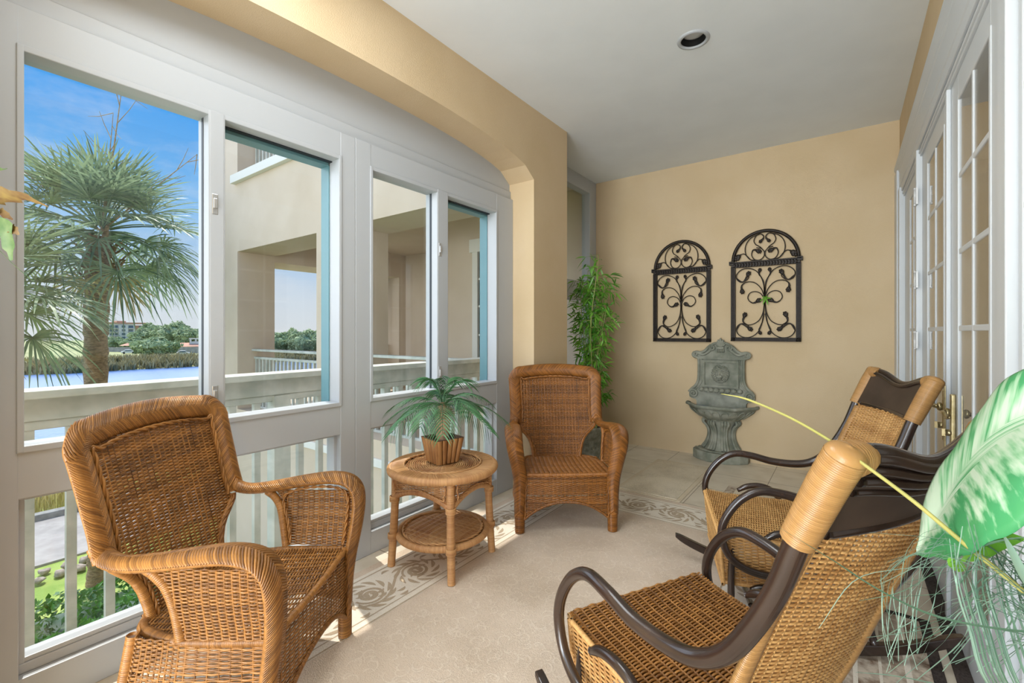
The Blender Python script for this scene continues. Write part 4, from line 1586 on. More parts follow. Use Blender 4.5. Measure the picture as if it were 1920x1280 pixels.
    fr.build('front_apron', M['cane'], root)
    xs = np.linspace(-.275, .275, 25)
    arch = np.stack([xs, .014 + .012 * np.cos(xs / .27 * PI / 2), .2 - .10 * (np.abs(xs) / .262) ** 2.2], 1)
    MB().wrapped(arch, .0095, .0055, 8).build('apron_edge', M['cane'], root)
    for sg in (-1, 1):
        MB().braid([(sg * .262, .026, .37), (sg * .266, .026, .24), (sg * .27, .022, .10)], .0052).build('piping', M['cane'], root)

    def skirt(q, zv):      # q runs along the side and back: 0 front left .. 3 front right
        k = np.clip((.372 - zv) / .30, 0, 1)
        X = np.interp(q, [0, .45, 1.0, 1.25, 1.5, 1.75, 2.0, 2.55, 3.0], [-.292, -.296, -.285, -.17, 0, .17, .285, .296, .292])
        Y = np.interp(q, [0, .45, 1.0, 1.25, 1.5, 1.75, 2.0, 2.55, 3.0], [-.01, -.25, -.40, -.475, -.49, -.475, -.40, -.25, -.01])
        fl = .055 * k ** 1.3
        nx, ny = X / .3, (Y + .2) / .3
        w_ = np.clip(-Y / .2, 0, 1)
        return np.stack([X + fl * nx * w_, Y + fl * ny * w_, zv], -1)
    sk = MB()
    for a, b in ((0, 1.02), (.98, 2.02), (1.98, 3.0)):
        rr = []
        for zv in np.arange(.06, .372, .0062):
            if zv > .17:
                rr.append((zv, a, b))
        # along-q pitch is in parameter units; q=1 spans about .42 m
        sk.weave(lambda x, t: skirt(x, t), rr, .062, .0028, .0036, .0026, .0028, per=5, skip=.03)
    qq = np.linspace(0, 3, 60)
    sk.wrapped(skirt(qq, np.full(60, .165)), .009, .0055, 8)
    sk.build('side_skirt', M['cane'], root)
    for sg in (-1, 1):
        MB().wrapped([(sg * .25, -.44, .36), (sg * .262, -.462, .18), (sg * .268, -.475, .0)], [.019, .021, .018], .0055, 10).build('rear_leg', M['cane'], root)
    return root


def face(o, c, f):
    o.location = (c[0], c[1], RUGZ)
    o.rotation_euler = (0, 0, math.atan2(-f[0], f[1]))


chairA = make_armchair('honey wicker armchair in the foreground with its back against the left window')
face(chairA, (-1.552, .895), (.82, .573))
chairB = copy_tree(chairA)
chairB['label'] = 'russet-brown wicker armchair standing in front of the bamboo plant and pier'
for ch in chairB.children:      # the farther chair is a deeper russet, partly its lighting put into the colour
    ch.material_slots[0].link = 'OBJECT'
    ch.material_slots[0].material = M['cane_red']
face(chairB, (-1.461, 2.582), (.624, -.782))


# ================================================================== rocking chair
def make_rocker(label):
    root = tag(empty('rocking_chair'), label, 'rocking chair', 'dark bentwood rocking chairs')
    arm2 = [(-.757, 1.066), (-.738, 1.030), (-.698, .940), (-.660, .835), (-.615, .745), (-.565, .675), (-.505, .632), (-.43, .615), (-.33, .617), (-.235, .636), (-.15, .640), (-.08, .603), (-.028, .535), (-.003, .46), (-.008, .395), (-.038, .335), (-.10, .293), (-.19, .277), (-.28, .292), (-.345, .342), (-.362, .40), (-.332, .452), (-.275, .472), (-.212, .462), (-.165, .432)]
    for sg in (-1, 1):
        C = np.array([(sg * np.interp(y, [-.8, -.67, -.56, -.3, 0], [.2545, .2545, .270, .305, .310]), y, z - .016 * math.exp(-((z - .58) / .14) ** 2)) for y, z in arm2])
        P = spline(C, 130)
        t = np.linspace(0, 1, 130)
        MB().tube(P, np.interp(t, [0, .2, .32, .45, .62, .98, 1], [.0205, .0205, .0195, .0178, .0165, .0145, .010]), 12).build('arm', M['bent'], root)
        # lower scroll standing on the runner
        low = np.array([(sg * .301, y, z) for y, z in [(-.115, .205), (-.165, .222), (-.23, .215), (-.30, .175), (-.345, .12), (-.36, .045)]])
        MB().tube(spline(low, 36), np.interp(np.linspace(0, 1, 36), [0, .06, 1], [.011, .0145, .015]), 10).build('scroll', M['bent'], root)
        # runner: a curved board on edge
        s_ = np.linspace(.155, -.84, 40)
        zc = .022 + (s_ + .35) ** 2 / 2.0
        hh = .021 * np.sqrt(np.clip(1 - (np.abs(s_ + .3425) / .505) ** 14, .05, 1))
        y0, y1 = sg * .280, sg * .310
        G = np.array([[(y0, a, b - h), (y1, a, b - h), (y1, a, b + h), (y0, a, b + h)] for a, b, h in zip(s_, zc, hh)])
        r_ = MB().grid(G, False, False, True)
        r_.n += [[0, 1, 2, 3], [156, 157, 158, 159][::-1]]
        r_.ns += [False, False]
        r_.nm += [0, 0]
        r_.build('runner', M['bent'], root, .004)
        MB().tube(spline([(sg * .25, -.05, .40), (sg * .268, -.045, .24), (sg * .294, -.04, .075)], 12), .0145, 10).build('front_leg', M['bent'], root)
        MB().tube(spline([(sg * .245, -.47, .40), (sg * .265, -.505, .24), (sg * .294, -.56, .052)], 12), .0145, 10).build('rear_leg', M['bent'], root)
        # cane binding round the top of the post, with a rounded head turning on to the rail
        w = MB()
        B0 = np.array([(sg * .2545, y, z) for y, z in [(-.695, .936), (-.720, .992), (-.746, 1.050), (-.770, 1.098)]])
        ax = unit(B0[-1] - B0[-2])
        w.wrapped(B0, [.0285, .0300, .0308, .0310], .0036, 16, depth=.18)
        dome = [B0[-1] + ax * d for d in (-.004, .004, .010, .015, .0185, .020)]
        w.tube(dome, [.0307, .0302, .0275, .0213, .0115, .0008], 16)
        w.wrapped([(sg * .252, -.764, 1.087), (sg * .230, -.768, 1.091), (sg * .205, -.769, 1.091), (sg * .192, -.769, 1.090)], [.0300, .0295, .0270, .020], .0040, 14, depth=.14)
        w.build('post_binding', M['wrap'], root)
        rail = [(sg * .228, -.468, .36), (sg * .229, -.515, .47), (sg * .230, -.565, .60), (sg * .230, -.63, .77), (sg * .231, -.695, .925)]
        MB().wrapped(rail, .017, .005, 10, ell=(.8, 1.35), up=(0, 1, .3)).build('back_rail', M['wrap'], root)

    def bs(x, t):     # woven back, t = height
        y = np.interp(t, [.36, .47, .60, .77, .95], [-.468, -.515, -.565, -.63, -.70])
        return np.stack([x, y - .022 * np.cos(x / .23 * PI / 2), t], -1)
    rows = [(z, -.222, .222) for z in np.arange(.40, .942, .0056)]
    MB().weave(bs, rows, .0232, .0033, .0034, .0026, .0034).build('back_panel', M['cane_pale'], root)

    # dark shaped headrest
    def hs(x, t):     # t 0..1 from lower edge to crest
        zt = 1.102 - .040 * np.cos(x / .215 * PI / 2) ** 2
        z = .940 + (zt - .940) * t
        y = np.interp(z, [.93, 1.03, 1.11], [-.696, -.740, -.773])
        return np.stack([x, y - .026 * np.cos(x / .22 * PI / 2), z], -1)
    xx, tt = np.meshgrid(np.linspace(-.236, .236, 40), np.linspace(0, 1, 14), indexing='ij')
    A = hs(xx, tt)
    off = np.array([0, .0085, .004])
    G = np.concatenate([A + off, (A - off)[:, ::-1]], 1)
    hd = MB().grid(G, True, False, True)
    hd.build('headrest', M['panel'], root)
    cr = MB()
    x1 = np.linspace(-.204, .204, 44)
    for k, (dt, dy, rr) in enumerate(((1.0, 0, .0125), (.93, .012, .0095), (.93, -.013, .0095), (.80, -.0125, .0085), (.67, -.012, .0085), (.54, -.010, .0065), (.02, .005, .010), (.02, -.005, .010))):
        Q = hs(x1, np.full(44, dt)) + [0, dy, 0]
        cr.tube(Q, rr, 10)
    cr.build('crest_rail', M['bent'], root)

    # seat and its deep woven sides
    def ss(x, y):
        return np.stack([x, y, .418 + .012 * np.clip((y + .1) / .1, 0, 1) + .05 * np.clip(-.1 - y, -1, 0) * 0 - .03 * np.clip(-y, 0, .5) * 1.0], -1)
    rows = [(y, -.270, .270) for y in np.arange(-.475, .004, .0051)]
    MB().weave(ss, rows, .0270, .0044, .0033, .0028, .0044, per=5).build('seat', M['cane'], root)
    sb = MB().box(-.23, .23, -.45, -.03, .375, .388)
    sb.wrapped([(-.272, -.48, .398), (-.274, -.25, .402), (-.274, -.02, .414)], .0085, .005, 8)
    sb.wrapped([(.272, -.48, .398), (.274, -.25, .402), (.274, -.02, .414)], .0085, .005, 8)
    sb.wrapped([(-.272, .004, .417), (0, .006, .419), (.272, .004, .417)], .009, .005, 8)
    sb.build('seat_edge', M['cane_pale'], root)

    def zt(y):
        return .412 + .0 * y

    fa = lambda x, t: np.stack([x * (1 - .06 * (.42 - t) / .23), .006 - .10 * (.42 - t) + 0 * x, t], -1)
    rows = [(z, -.268, .268) for z in np.arange(.192, .416, .0062)]
    MB().weave(fa, rows, .0262, .0026, .0036, .0026, .0030).wrapped([(-.256, -.016, .190), (0, -.016, .190), (.256, -.016, .190)], .009, .005, 8).build('front_apron', M['cane_pale'], root)
    for sg in (-1, 1):
        sa = lambda y, t, sg=sg: np.stack([np.full_like(y, 0) + sg * (.270 - .05 * (.42 - t)), y * 1.0 - .10 * (.42 - t) * (1 + 1.4 * y), t], -1)
        rows = [(z, -.47, .0) for z in np.arange(.205, .410, .0062)]
        a_ = MB().weave(sa, rows, .0262, .0026, .0036, .0026, .0030)
        yy = np.linspace(-.47, 0, 12)
        a_.wrapped(sa(yy, np.full(12, .202)), .009, .005, 8)
        a_.wrapped([(sg * .269, .002, .41), (sg * .259, -.018, .20)], .0085, .005, 8, smooth_path=False)
        a_.build('side_apron', M['cane_pale'], root)
    ra = lambda x, t: np.stack([x, -.472 - .05 * (.42 - t) + 0 * x, t], -1)
    MB().weave(ra, [(z, -.262, .262) for z in np.arange(.21, .40, .0066)], .0262, .0026, .0036, .0026, .0030).build('rear_apron', M['cane_pale'], root)
    st = MB()
    st.tube([(-.28, -.12, .13), (.28, -.12, .13)], .011, 10).tube([(-.28, -.53, .13), (.28, -.53, .13)], .011, 10)
    st.build('stretcher', M['bent'], root)
    return root


rockC = make_rocker('dark bentwood and cane rocking chair beside the glazed doors, headrest facing the camera')
face(rockC, (-.533, 2.385), (-.943, -.331))
rockD = copy_tree(rockC)
for ch in rockC.children:       # the seat of the farther chair is paler
    if ch.name.split('.')[0] == 'seat':
        ch.material_slots[0].link = 'OBJECT'
        ch.material_slots[0].material = M['cane_pale']
rockD['label'] = 'dark bentwood and cane rocking chair nearest the camera, turned to the window'
face(rockD, (-.557, 1.47), (-.879, .477))


# ================================================================== round side table
TX, TY = -1.857, 1.862
tb = tag(empty('side_table', (TX, TY, RUGZ), math.atan2(-.143, -.99) + PI / 4), 'round wicker side table between the two armchairs', 'side table')
q = MB()
q.wrapped([(.292 * math.cos(a), .292 * math.sin(a), .528) for a in np.linspace(0, 2 * PI, 48, endpoint=False)], .0215, .0055, 12, True, up=(0, 0, 1))
q.build('rim', M['cane_table'], tb)
ts = lambda a, r: np.stack([r * np.cos(a), r * np.sin(a), np.full_like(a, .546)], -1)
q = MB()
n_ = 60
for k in range(240):     # strips laid across the rim, slanted
    a = k / 240 * 2 * PI
    P = np.array([[r * math.cos(a + (r - .2) * 1.1), r * math.sin(a + (r - .2) * 1.1), .5475 - (0.006 if r > .29 else 0)] for r in (.222, .24, .262, .282, .297)])
    q.tube(P, .0042, 4, up=(0, 0, 1), ell=(.45, .95), cap=False)
q.lathe([(.0, .536), (.29, .536), (.29, .52), (0, .52)], n=48, cap=False)
for r in np.arange(.02, .212, .0062):
    m_ = max(24, int(r * 2 * PI / .006))
    a = np.linspace(0, 2 * PI, m_, endpoint=False)
    ph = np.cos(a * 18 + (int(round(r / .0062)) % 2) * PI)
    q.tube(np.stack([r * np.cos(a), r * np.sin(a), .541 + .0022 * ph], 1), .0036, 5, True, up=(0, 0, 1), ell=(.7, 1))
q.build('tabletop', M['cane_table'], tb)
for r in (.214, .223):
    pass
MB().braid([(.217 * math.cos(a), .217 * math.sin(a), .549) for a in np.linspace(0, 2 * PI, 40, endpoint=False)], .0058, True).build('piping', M['cane_table'], tb)
ap = MB()
HS = .196
for k in range(4):
    R_ = Matrix.Rotation(k * PI / 2 + PI / 4, 3, 'Z')
    R_ = np.array(R_)
    sf = lambda x, t, R_=R_: np.stack([x, np.full_like(x, HS) + .012 * np.cos(x / HS * PI / 2), t], -1) @ R_.T
    rows = []
    for z in np.arange(.405, .512, .0056):
        xl = HS * (1 if z > .445 else 1)
        rows.append((z, -HS + .012, HS - .012))
    low = lambda x: .425 - .03 * (abs(x) / HS) ** 2
    MBp = MB()
    zb_ = lambda x: .440 - .062 * (abs(x) / HS) ** 2.2
    full = [r for r in rows if r[0] > .440]
    MBp.weave(sf, full, .022, .0024, .0031, .0022, .0028, skip=.03)
    for sd in (-1, 1):
        part = []
        for z in np.arange(.392, .440, .0056):
            xa = HS * ((.440 - z) / .062) ** (1 / 2.2)
            part.append((z, min(sd * xa, sd * (HS - .012)), max(sd * xa, sd * (HS - .012))))
        MBp.weave(sf, part, .022, .0024, .0031, .0022)
    MBp.build('apron_panel', M['cane_table'], tb)
    xs = np.linspace(-HS, HS, 20)
    zz = .434 - .062 * (np.abs(xs) / HS) ** 2.2
    ap.wrapped(np.stack([xs, HS + .012 * np.cos(xs / HS * PI / 2), zz], 1) @ R_.T, .0135, .0055, 10, up=(0, 0, 1), ell=(1.2, .85))
    x2 = np.array([-.165, -.16, 0, .16, .165, .15, 0, -.15])
    z2 = np.array([.44, .500, .503, .500, .44, .425, .453, .425])
    ap.braid(np.stack([x2, np.full(8, HS + .022), z2], 1) @ R_.T, .004, True)
ap.build('apron_frame', M['cane_table'], tb)
for k in range(4):
    a = k * PI / 2
    P = [(.262 * math.cos(a), .262 * math.sin(a), .52), (.266 * math.cos(a), .266 * math.sin(a), .36), (.275 * math.cos(a), .275 * math.sin(a), .18), (.287 * math.cos(a), .287 * math.sin(a), .0)]
    lg = MB().wrapped(P, [.024, .0225, .0215, .0225, .0215, .021], .0055, 12)
    for zc in (.165, .37):
        r = np.interp(zc, [0, .52], [.286, .262])
        for j in range(5):
            lg.tube([((r) * math.cos(a) + .025 * math.cos(b), r * math.sin(a) + .025 * math.sin(b), zc + .006 * (j - 2)) for b in np.linspace(0, 2 * PI, 14, endpoint=False)], .0036, 5, True)
    lg.build('leg', M['cane_table'], tb)
sh = MB()
sh.wrapped([(.247 * math.cos(a), .247 * math.sin(a), .165) for a in np.linspace(0, 2 * PI, 48, endpoint=False)], .0185, .0055, 12, True, up=(0, 0, 1))
sh.build('shelf_rim', M['cane_table'], tb)
sh = MB()
R2 = np.array(Matrix.Rotation(.75, 3, 'Z'))
for k, x in enumerate(np.arange(-.224, .225, .0062)):
    hl = math.sqrt(max(0, .228 ** 2 - x * x))
    if hl < .03:
        continue
    n = max(5, int(hl / .0052))
    y = np.linspace(-hl, hl, n)
    P = np.stack([np.full(n, x), y, .168 + .0065 * np.abs(np.cos(y * PI / .040)) ** .7 + .0008 * (k % 2)], 1) @ R2.T
    sh.tube(P, .0036, 5)
sh.lathe([(.0, .166), (.235, .166), (.235, .155), (0, .155)], n=40, cap=False)
sh.build('shelf', M['cane_table'], tb)
MB().braid([(.222 * math.cos(a), .222 * math.sin(a), .180) for a in np.linspace(0, 2 * PI, 40, endpoint=False)], .0062, True).build('piping', M['cane_table'], tb)


# ------------------------------------------------------------------ potted palm on the table
PX, PY = -1.872, 1.872
pp_ = tag(empty('potted_palm', (PX, PY, RUGZ + .552), -YAW * 0 + math.radians(36.3 + 40)), 'small palm in a square bamboo-slat planter on the wicker side table', 'potted plant')
hb, ht, hp = .066, .088, .138
pl = MB()
for k in range(4):
    R_ = np.array(Matrix.Rotation(k * PI / 2, 3, 'Z'))
    for j in range(5):
        a0, a1 = (j / 5 - .5) * 2, ((j + .96) / 5 - .5) * 2
        b0 = np.array([(a0 * hb, -hb, 0), (a1 * hb, -hb, 0), (a1 * ht, -ht, hp), (a0 * ht, -ht, hp)])
        mid0, mid1 = (b0[0] + b0[1]) / 2, (b0[3] + b0[2]) / 2
        P = np.linspace(mid0, mid1, 9)
        wd = np.linspace(np.linalg.norm(b0[1] - b0[0]), np.linalg.norm(b0[2] - b0[3]), 9) / 2
        kn = 1 + .12 * np.exp(-((np.linspace(0, 1, 9) - random.uniform(.3, .7)) / .05) ** 2)
        T = unit(P[-1] - P[0])
        nrm = unit(np.cross([1, 0, 0], T))
        th = np.linspace(0, 2 * PI, 8, endpoint=False)
        ring = P[:, None] + (wd * kn)[:, None, None] * np.cos(th)[None, :, None] * np.array([1, 0, 0]) + (.006 * kn)[:, None, None] * np.sin(th)[None, :, None] * nrm
        pl.grid(ring @ R_.T, True, False, True)
pl.build('planter', M['bamboo'], pp_)
ln = MB()
for k in range(4):
    R_ = np.array(Matrix.Rotation(k * PI / 2, 3, 'Z'))
    i_ = .009
    ln.add(np.array([(-ht - .003, -ht - .003, hp), (ht + .003, -ht - .003, hp), (ht - i_, -ht + i_, hp + .001), (-ht + i_, -ht + i_, hp + .001)]) @ R_.T, [(0, 1, 2, 3)], smooth=False)
    ln.add(np.array([(-ht + i_, -ht + i_, hp + .001), (ht - i_, -ht + i_, hp + .001), (hb, -hb + .01, .02), (-hb, -hb + .01, .02)]) @ R_.T, [(0, 1, 2, 3)], smooth=False)
ln.add([(-hb, -hb, .001), (hb, -hb, .001), (hb, hb, .001), (-hb, hb, .001)], [(0, 3, 2, 1)], smooth=False)
ln.build('planter_rim', M['bamboodark'], pp_)
xx, yy = np.meshgrid(np.linspace(-.078, .078, 14), np.linspace(-.078, .078, 14), indexing='ij')
MB().grid(np.stack([xx, yy, .112 + .004 * rng.normal(size=xx.shape)], -1)).build('soil', M['soil'], pp_)
MB().lathe([(.030, .10), (.034, .125), (.036, .15), (.042, .19), (.047, .225), (.050, .235), (.046, .245), (.02, .248)], n=20).tube([(.036 * math.cos(a), .036 * math.sin(a), .148) for a in np.linspace(0, 2 * PI, 16, endpoint=False)], .003, 5, True).build('trunk_wrap', M['burlap'], pp_)
fb = MB()
for k in range(60):
    a, el = random.uniform(0, 6.28), random.uniform(.2, 1.5)
    d = np.array([math.cos(a) * math.cos(el), math.sin(a) * math.cos(el), math.sin(el)])
    b0 = np.array([.03 * math.cos(a), .03 * math.sin(a), .24 + random.uniform(0, .04)])
    fb.tube([b0, b0 + d * .03, b0 + d * .055 - [0, 0, .01]], [.003, .002, .0007], 4)
fb.lathe([(.042, .235), (.036, .27), (.026, .31), (.012, .335)], n=14)
fb.build('fibre', M['bark'], pp_)
fr = MB()
for k in range(17):
    az = k * 2.39996 + .5
    el = math.radians(random.uniform(58, 86) if k < 4 else random.uniform(14, 46))
    L_ = random.uniform(.36, .40) if k < 4 else random.uniform(.29, .37)
    d = np.array([math.cos(az) * math.cos(el), math.sin(az) * math.cos(el), math.sin(el)])
    hz_ = np.array([math.cos(az), math.sin(az), 0])
    qn = np.linspace(0, 1, 20)
    rach = np.array([0, 0, .315]) + d[None] * (qn * L_)[:, None] + hz_[None] * (.10 * L_ * qn ** 2)[:, None] - np.array([0, 0, 1.0])[None] * (L_ * .62 * qn ** 2.2)[:, None]
    fr.tube(rach, np.linspace(.0034, .001, 20), 5)
    T = tangents(rach)
    S = unit(np.cross(T, [0, 0, 1.0]))
    for j in range(4, 20, 1):
        for sg in (-1, 1):
            ll = .135 * math.sin(PI * (.16 + .78 * (j - 3) / 18)) * random.uniform(.85, 1.1)
            dv = unit(.62 * sg * S[j] + .72 * T[j] + np.array([0, 0, .12]))
            u_ = np.linspace(0, 1, 6)[:, None]
            P = rach[j] + dv * ll * u_ + np.array([0, 0, -1.0]) * ll * .55 * u_ ** 2
            fr.blade(P, np.array([.0014, .0030, .0034, .0029, .0017, .0003]), np.cross(dv, S[j] * sg) * sg + [0, 0, .6], .25)
fr.build('fronds', M['palmleaf'], pp_)


# ------------------------------------------------------------------ tall bamboo plant in the corner
BX, BY = -2.08, 4.12
bp_ = tag(empty('bamboo_plant', (BX, BY, 0)), 'tall leafy bamboo plant in a grey carved pot behind the armchair', 'potted plant')
pt = MB()
prof = [(.10, 0), (.115, .01), (.118, .03), (.108, .05), (.125, .14), (.150, .28), (.168, .33), (.176, .345), (.178, .365), (.168, .372), (.152, .366), (.148, .33)]
pt.lathe(prof, n=40, cap=False)
for k in range(10):
    a = k / 10 * 2 * PI
    P = []
    for t in np.linspace(0, 2.2 * PI, 20):
        z = .17 + .05 * (1 - t / 9) * math.sin(t)
        aa = a + .28 * (1 - t / 9) * math.cos(t)
        r = np.interp(z, [.05, .14, .28], [.110, .126, .151])
        P.append((r * math.cos(aa), r * math.sin(aa), z))
    pt.tube(P, .0045, 5)
pt.build('pot', M['pot'], bp_)
MB().lathe([(0.001, .335), (.10, .338), (.149, .335)], n=24, cap=False).build('soil', M['soil'], bp_)
cs, lv = MB(), MB()
for k in range(7):
    a = random.uniform(0, 2 * PI)
    b0 = np.array([.07 * math.cos(a), .07 * math.sin(a), .33])
    hgt = random.uniform(1.35, 1.72)
    lean = np.array([.06 * math.cos(a) + .06, .06 * math.sin(a), 0])
    qn = np.linspace(0, 1, 26)[:, None]
    P = b0 + np.array([0, 0, hgt]) * qn + lean * qn ** 2 + .012 * np.sin(qn * 9 + a)
    rr = .0075 * (1 - .6 * qn[:, 0]) * (1 + .18 * (np.arange(26) % 4 == 0))
    cs.tube(P, rr, 7)
    for j in range(5, 26):
        for w in range(random.randint(1, 4)):
            az, up_ = random.uniform(0, 2 * PI), random.uniform(-.1, .6)
            d = unit(np.array([math.cos(az), math.sin(az), up_]))
            tw = random.uniform(.04, .17)
            u_ = np.linspace(0, 1, 5)[:, None]
            Q = P[j] + d * tw * u_ - np.array([0, 0, .05]) * tw * u_ ** 2
            if BX + Q[-1][0] < -2.40:
                continue
            cs.tube(Q, np.linspace(.002, .001, 5), 4)
            for l in range(random.randint(3, 4)):
                dd = unit(d * .8 + .75 * rng.normal(size=3) + [0, 0, -.25])
                ll = random.uniform(.07, .125)
                v_ = np.linspace(0, 1, 6)[:, None]
                R_ = Q[random.randint(2, 4)] + dd * ll * v_ - np.array([0, 0, .30]) * ll * v_ ** 2
                if BX + R_[:, 0].min() < -2.42:
                    continue
                lv.blade(R_, np.array([.001, .006, .0085, .0075, .0045, .0004]), unit(np.cross(dd, rng.normal(size=3))) + [0, 0, 1.2], .15)
cs.build('cane', M['canestem'], bp_)
lv.build('foliage', M['bambooleaf'], bp_)


# ================================================================== wall fountain
FX = -1.035
ft = tag(empty('wall_fountain', (FX, YF, 0)), 'grey stone pedestal fountain with a lion mask against the tan end wall', 'fountain')


def spiral(mb, cx, cz, r0, turns, sg, y, rt, a0=0, flip=1):
    a = np.linspace(0, turns * 2 * PI, 46)
    rad = r0 * (1 - .82 * a / a[-1])
    P = np.stack([cx + sg * rad * np.cos(a0 + flip * a), np.full(46, y), cz + rad * np.sin(a0 + flip * a)], 1)
    mb.tube(P, np.linspace(rt, rt * .6, 46), 8)


half_o = [(.0, .44), (.22, .44), (.235, .58), (.27, .60), (.305, .615), (.31, .66), (.285, .70), (.25, .73), (.222, .78), (.212, .85), (.212, 1.0), (.222, 1.03), (.255, 1.045), (.262, 1.075), (.235, 1.09), (.19, 1.085), (.15, 1.105), (.115, 1.145), (.085, 1.165), (.06, 1.18), (.03, 1.185), (0, 1.19)]
outl = spline([(x, z) for x, z in half_o], 60)
pl_ = [(x, z) for x, z in outl] + [(-x, z) for x, z in outl[::-1][1:-1]]
bpn = MB().prism(pl_, lambda x, z: (x, -.055, z), lambda x, z: (x, -.002, z))
edge_l = [(x, -.058, z) for x, z in outl if x > .03 and z > .66]
for sg in (-1, 1):
    bpn.tube(spline([(sg * x, y, z) for x, y, z in edge_l], 70), .014, 8)
    bpn.tube(spline([(sg * (x - .035), y, z) for x, y, z in edge_l if z < 1.03 and x > .18], 40), .008, 6)
    spiral(bpn, sg * .265, .655, .045, 1.6, sg, -.066, .014, .3)
    spiral(bpn, sg * .245, 1.068, .032, 1.4, sg, -.066, .011, -1.6)
    spiral(bpn, sg * .078, 1.140, .032, 1.4, -sg, -.068, .011, 2.2)
    bpn.tube(spline([(sg * .235, -.062, 1.085), (sg * .17, -.066, 1.065), (sg * .12, -.068, 1.09), (sg * .085, -.068, 1.13)], 24), .012, 8)
for x0, x1, z0, z1 in ((-.172, .172, .985, 1.01), (-.172, .172, .735, .755), (-.172, -.148, .735, 1.01), (.148, .172, .735, 1.01)):
    bpn.box(x0, x1, -.078 - .0015 * (z1 - z0 > .1), -.05, z0, z1)
bpn.box(-.22, .22, -.07, -.05, 1.02, 1.038)
bpn.build('back_plate', M['stone'], ft, .004)
sf_ = MB()
for k in range(7):      # shell on top
    a = math.radians(-62 + k * 124 / 6)
    d = np.array([math.sin(a), 0, math.cos(a)])
    c0 = np.array([0, -.06, 1.150])
    P = np.array([c0 + d * t for t in np.linspace(.008, .088 - .012 * abs(k - 3), 8)])
    sf_.tube(P, np.array([.006, .009, .011, .013, .014, .014, .011, .004]), 8)
sf_.box(-.035, .035, -.078, -.05, 1.125, 1.15)
for k in range(5):
    sf_.sphere((-.03 + .015 * k, -.066, 1.108), (.009, .014, .022), 8, 6)
sf_.build('shell_crest', M['stone'], ft)
# lion mask
ln_ = MB()
Lc = np.array([0, -.078, .872])
ln_.sphere(Lc + [0, .0, 0], (.054, .045, .064), 18, 12)
ln_.sphere(Lc + [0, -.040, -.022], (.030, .026, .024), 14, 9)
ln_.sphere(Lc + [0, -.058, -.012], (.014, .012, .010), 10, 7)
ln_.sphere(Lc + [0, -.036, -.046], (.022, .016, .014), 12, 7)
for sg in (-1, 1):
    ln_.sphere(Lc + [sg * .013, -.052, -.024], (.015, .014, .013), 10, 7)
    ln_.sphere(Lc + [sg * .021, -.036, .016], (.013, .010, .009), 10, 7)
    ln_.tube(spline([Lc + [sg * .008, -.044, .02], Lc + [sg * .022, -.042, .030], Lc + [sg * .036, -.030, .022]], 8), .006, 6)
    ln_.sphere(Lc + [sg * .045, -.02, .036], (.012, .010, .012), 8, 6)
ln_.tube([Lc + [0, -.042, .022], Lc + [0, -.055, -.008]], [.009, .010], 8)
for ring, (rad, nn) in enumerate(((.056, 15), (.070, 19), (.080, 21))):
    for k in range(nn):
        a = k / nn * 2 * PI + ring * .2
        d = np.array([math.cos(a), 0, math.sin(a) * 1.1])
        t = np.array([-math.sin(a), 0, math.cos(a)]) * (1 if math.cos(a) > 0 else -1) * -1
        c0 = Lc + d * rad * .86 + [0, -.020 + .011 * ring, 0]
        ln_.tube(spline([c0, c0 + d * .006 + t * .012 + [0, -.006, 0], c0 + d * .010 + t * .024 + [0, .002, 0]], 8), np.linspace(.0115, .006, 8), 6)
ln_.box(-.148, .148, -.06, -.052, .755, .985)
ln_.build('lion_mask', M['stone'], ft)
lp_ = MB()
for k in range(8):
    a = -.5 + k / 7
    x = a * .36
    y_ = -.075 - .045 * math.cos(a * PI)
    lp_.sphere((x, y_, .705), (.030, .032, .024), 10, 7)
lp_.prism([(-.205, -.05), (.205, -.05), (.15, -.105), (.05, -.125), (-.05, -.125), (-.15, -.105)], lambda x, y: (x, y, .684), lambda x, y: (x, y, .70))
lp_.build('spill_lip', M['stone'], ft)
# basin: half hexagon bowl
hexp = np.array([(-.345, -.004), (-.345, -.06), (-.175, -.295), (.175, -.295), (.345, -.06), (.345, -.004)])
hx_ = []
for i in range(5):
    hx_ += [hexp[i] + (hexp[i + 1] - hexp[i]) * t for t in np.linspace(0, 1, 8)[:-1]]
hx_ = np.array(hx_ + [hexp[5]])
rad_n = unit(hx_ - np.array([0, -.02]))
cir = np.stack([rad_n[:, 0], rad_n[:, 1]], 1)


def bring(sc, z, mixr, rr=.2):
    P = hx_ * sc * (1 - mixr) + cir * rr * mixr
    P[:, 1] = np.minimum(P[:, 1], -.002)
    return np.concatenate([P, np.full((len(P), 1), z)], 1)


bs_ = MB()
G = [bring(.80, .50, .3, .25), bring(.90, .56, 0), bring(.98, .566, 0), bring(1.0, .56, 0), bring(1.0, .54, 0), bring(.93, .53, 0), bring(.90, .52, 0), bring(.88, .50, .35, .29), bring(.82, .47, .6, .265), bring(.7, .44, .9, .225), bring(.6, .42, 1, .19), bring(.5, .405, 1, .17)]
bs_.grid(np.array(G))
bs_.grid(np.array([bring(.80, .50, .3, .25), bring(.05, .49, 0)]))
for k in range(11):       # carved tongues round the bowl
    a = math.radians(-172 + k * 164 / 10)
    c_, s2 = math.cos(a), math.sin(a)
    hw = .115
    pts = []
    for aa, z in ((a - hw, .43), (a - hw, .485), (a - hw * .6, .508), (a, .514), (a + hw * .6, .508), (a + hw, .485), (a + hw, .43)):
        r = np.interp(z, [.42, .44, .47, .50, .52], [.195, .232, .272, .298, .312])
        pts.append((r * math.cos(aa), min(-.004, r * math.sin(aa) * .96), z))
    bs_.tube(spline(pts, 24), .0055, 6)
bs_.build('basin', M['stone'], ft)
xx = bring(.84, .532, .2, .25)
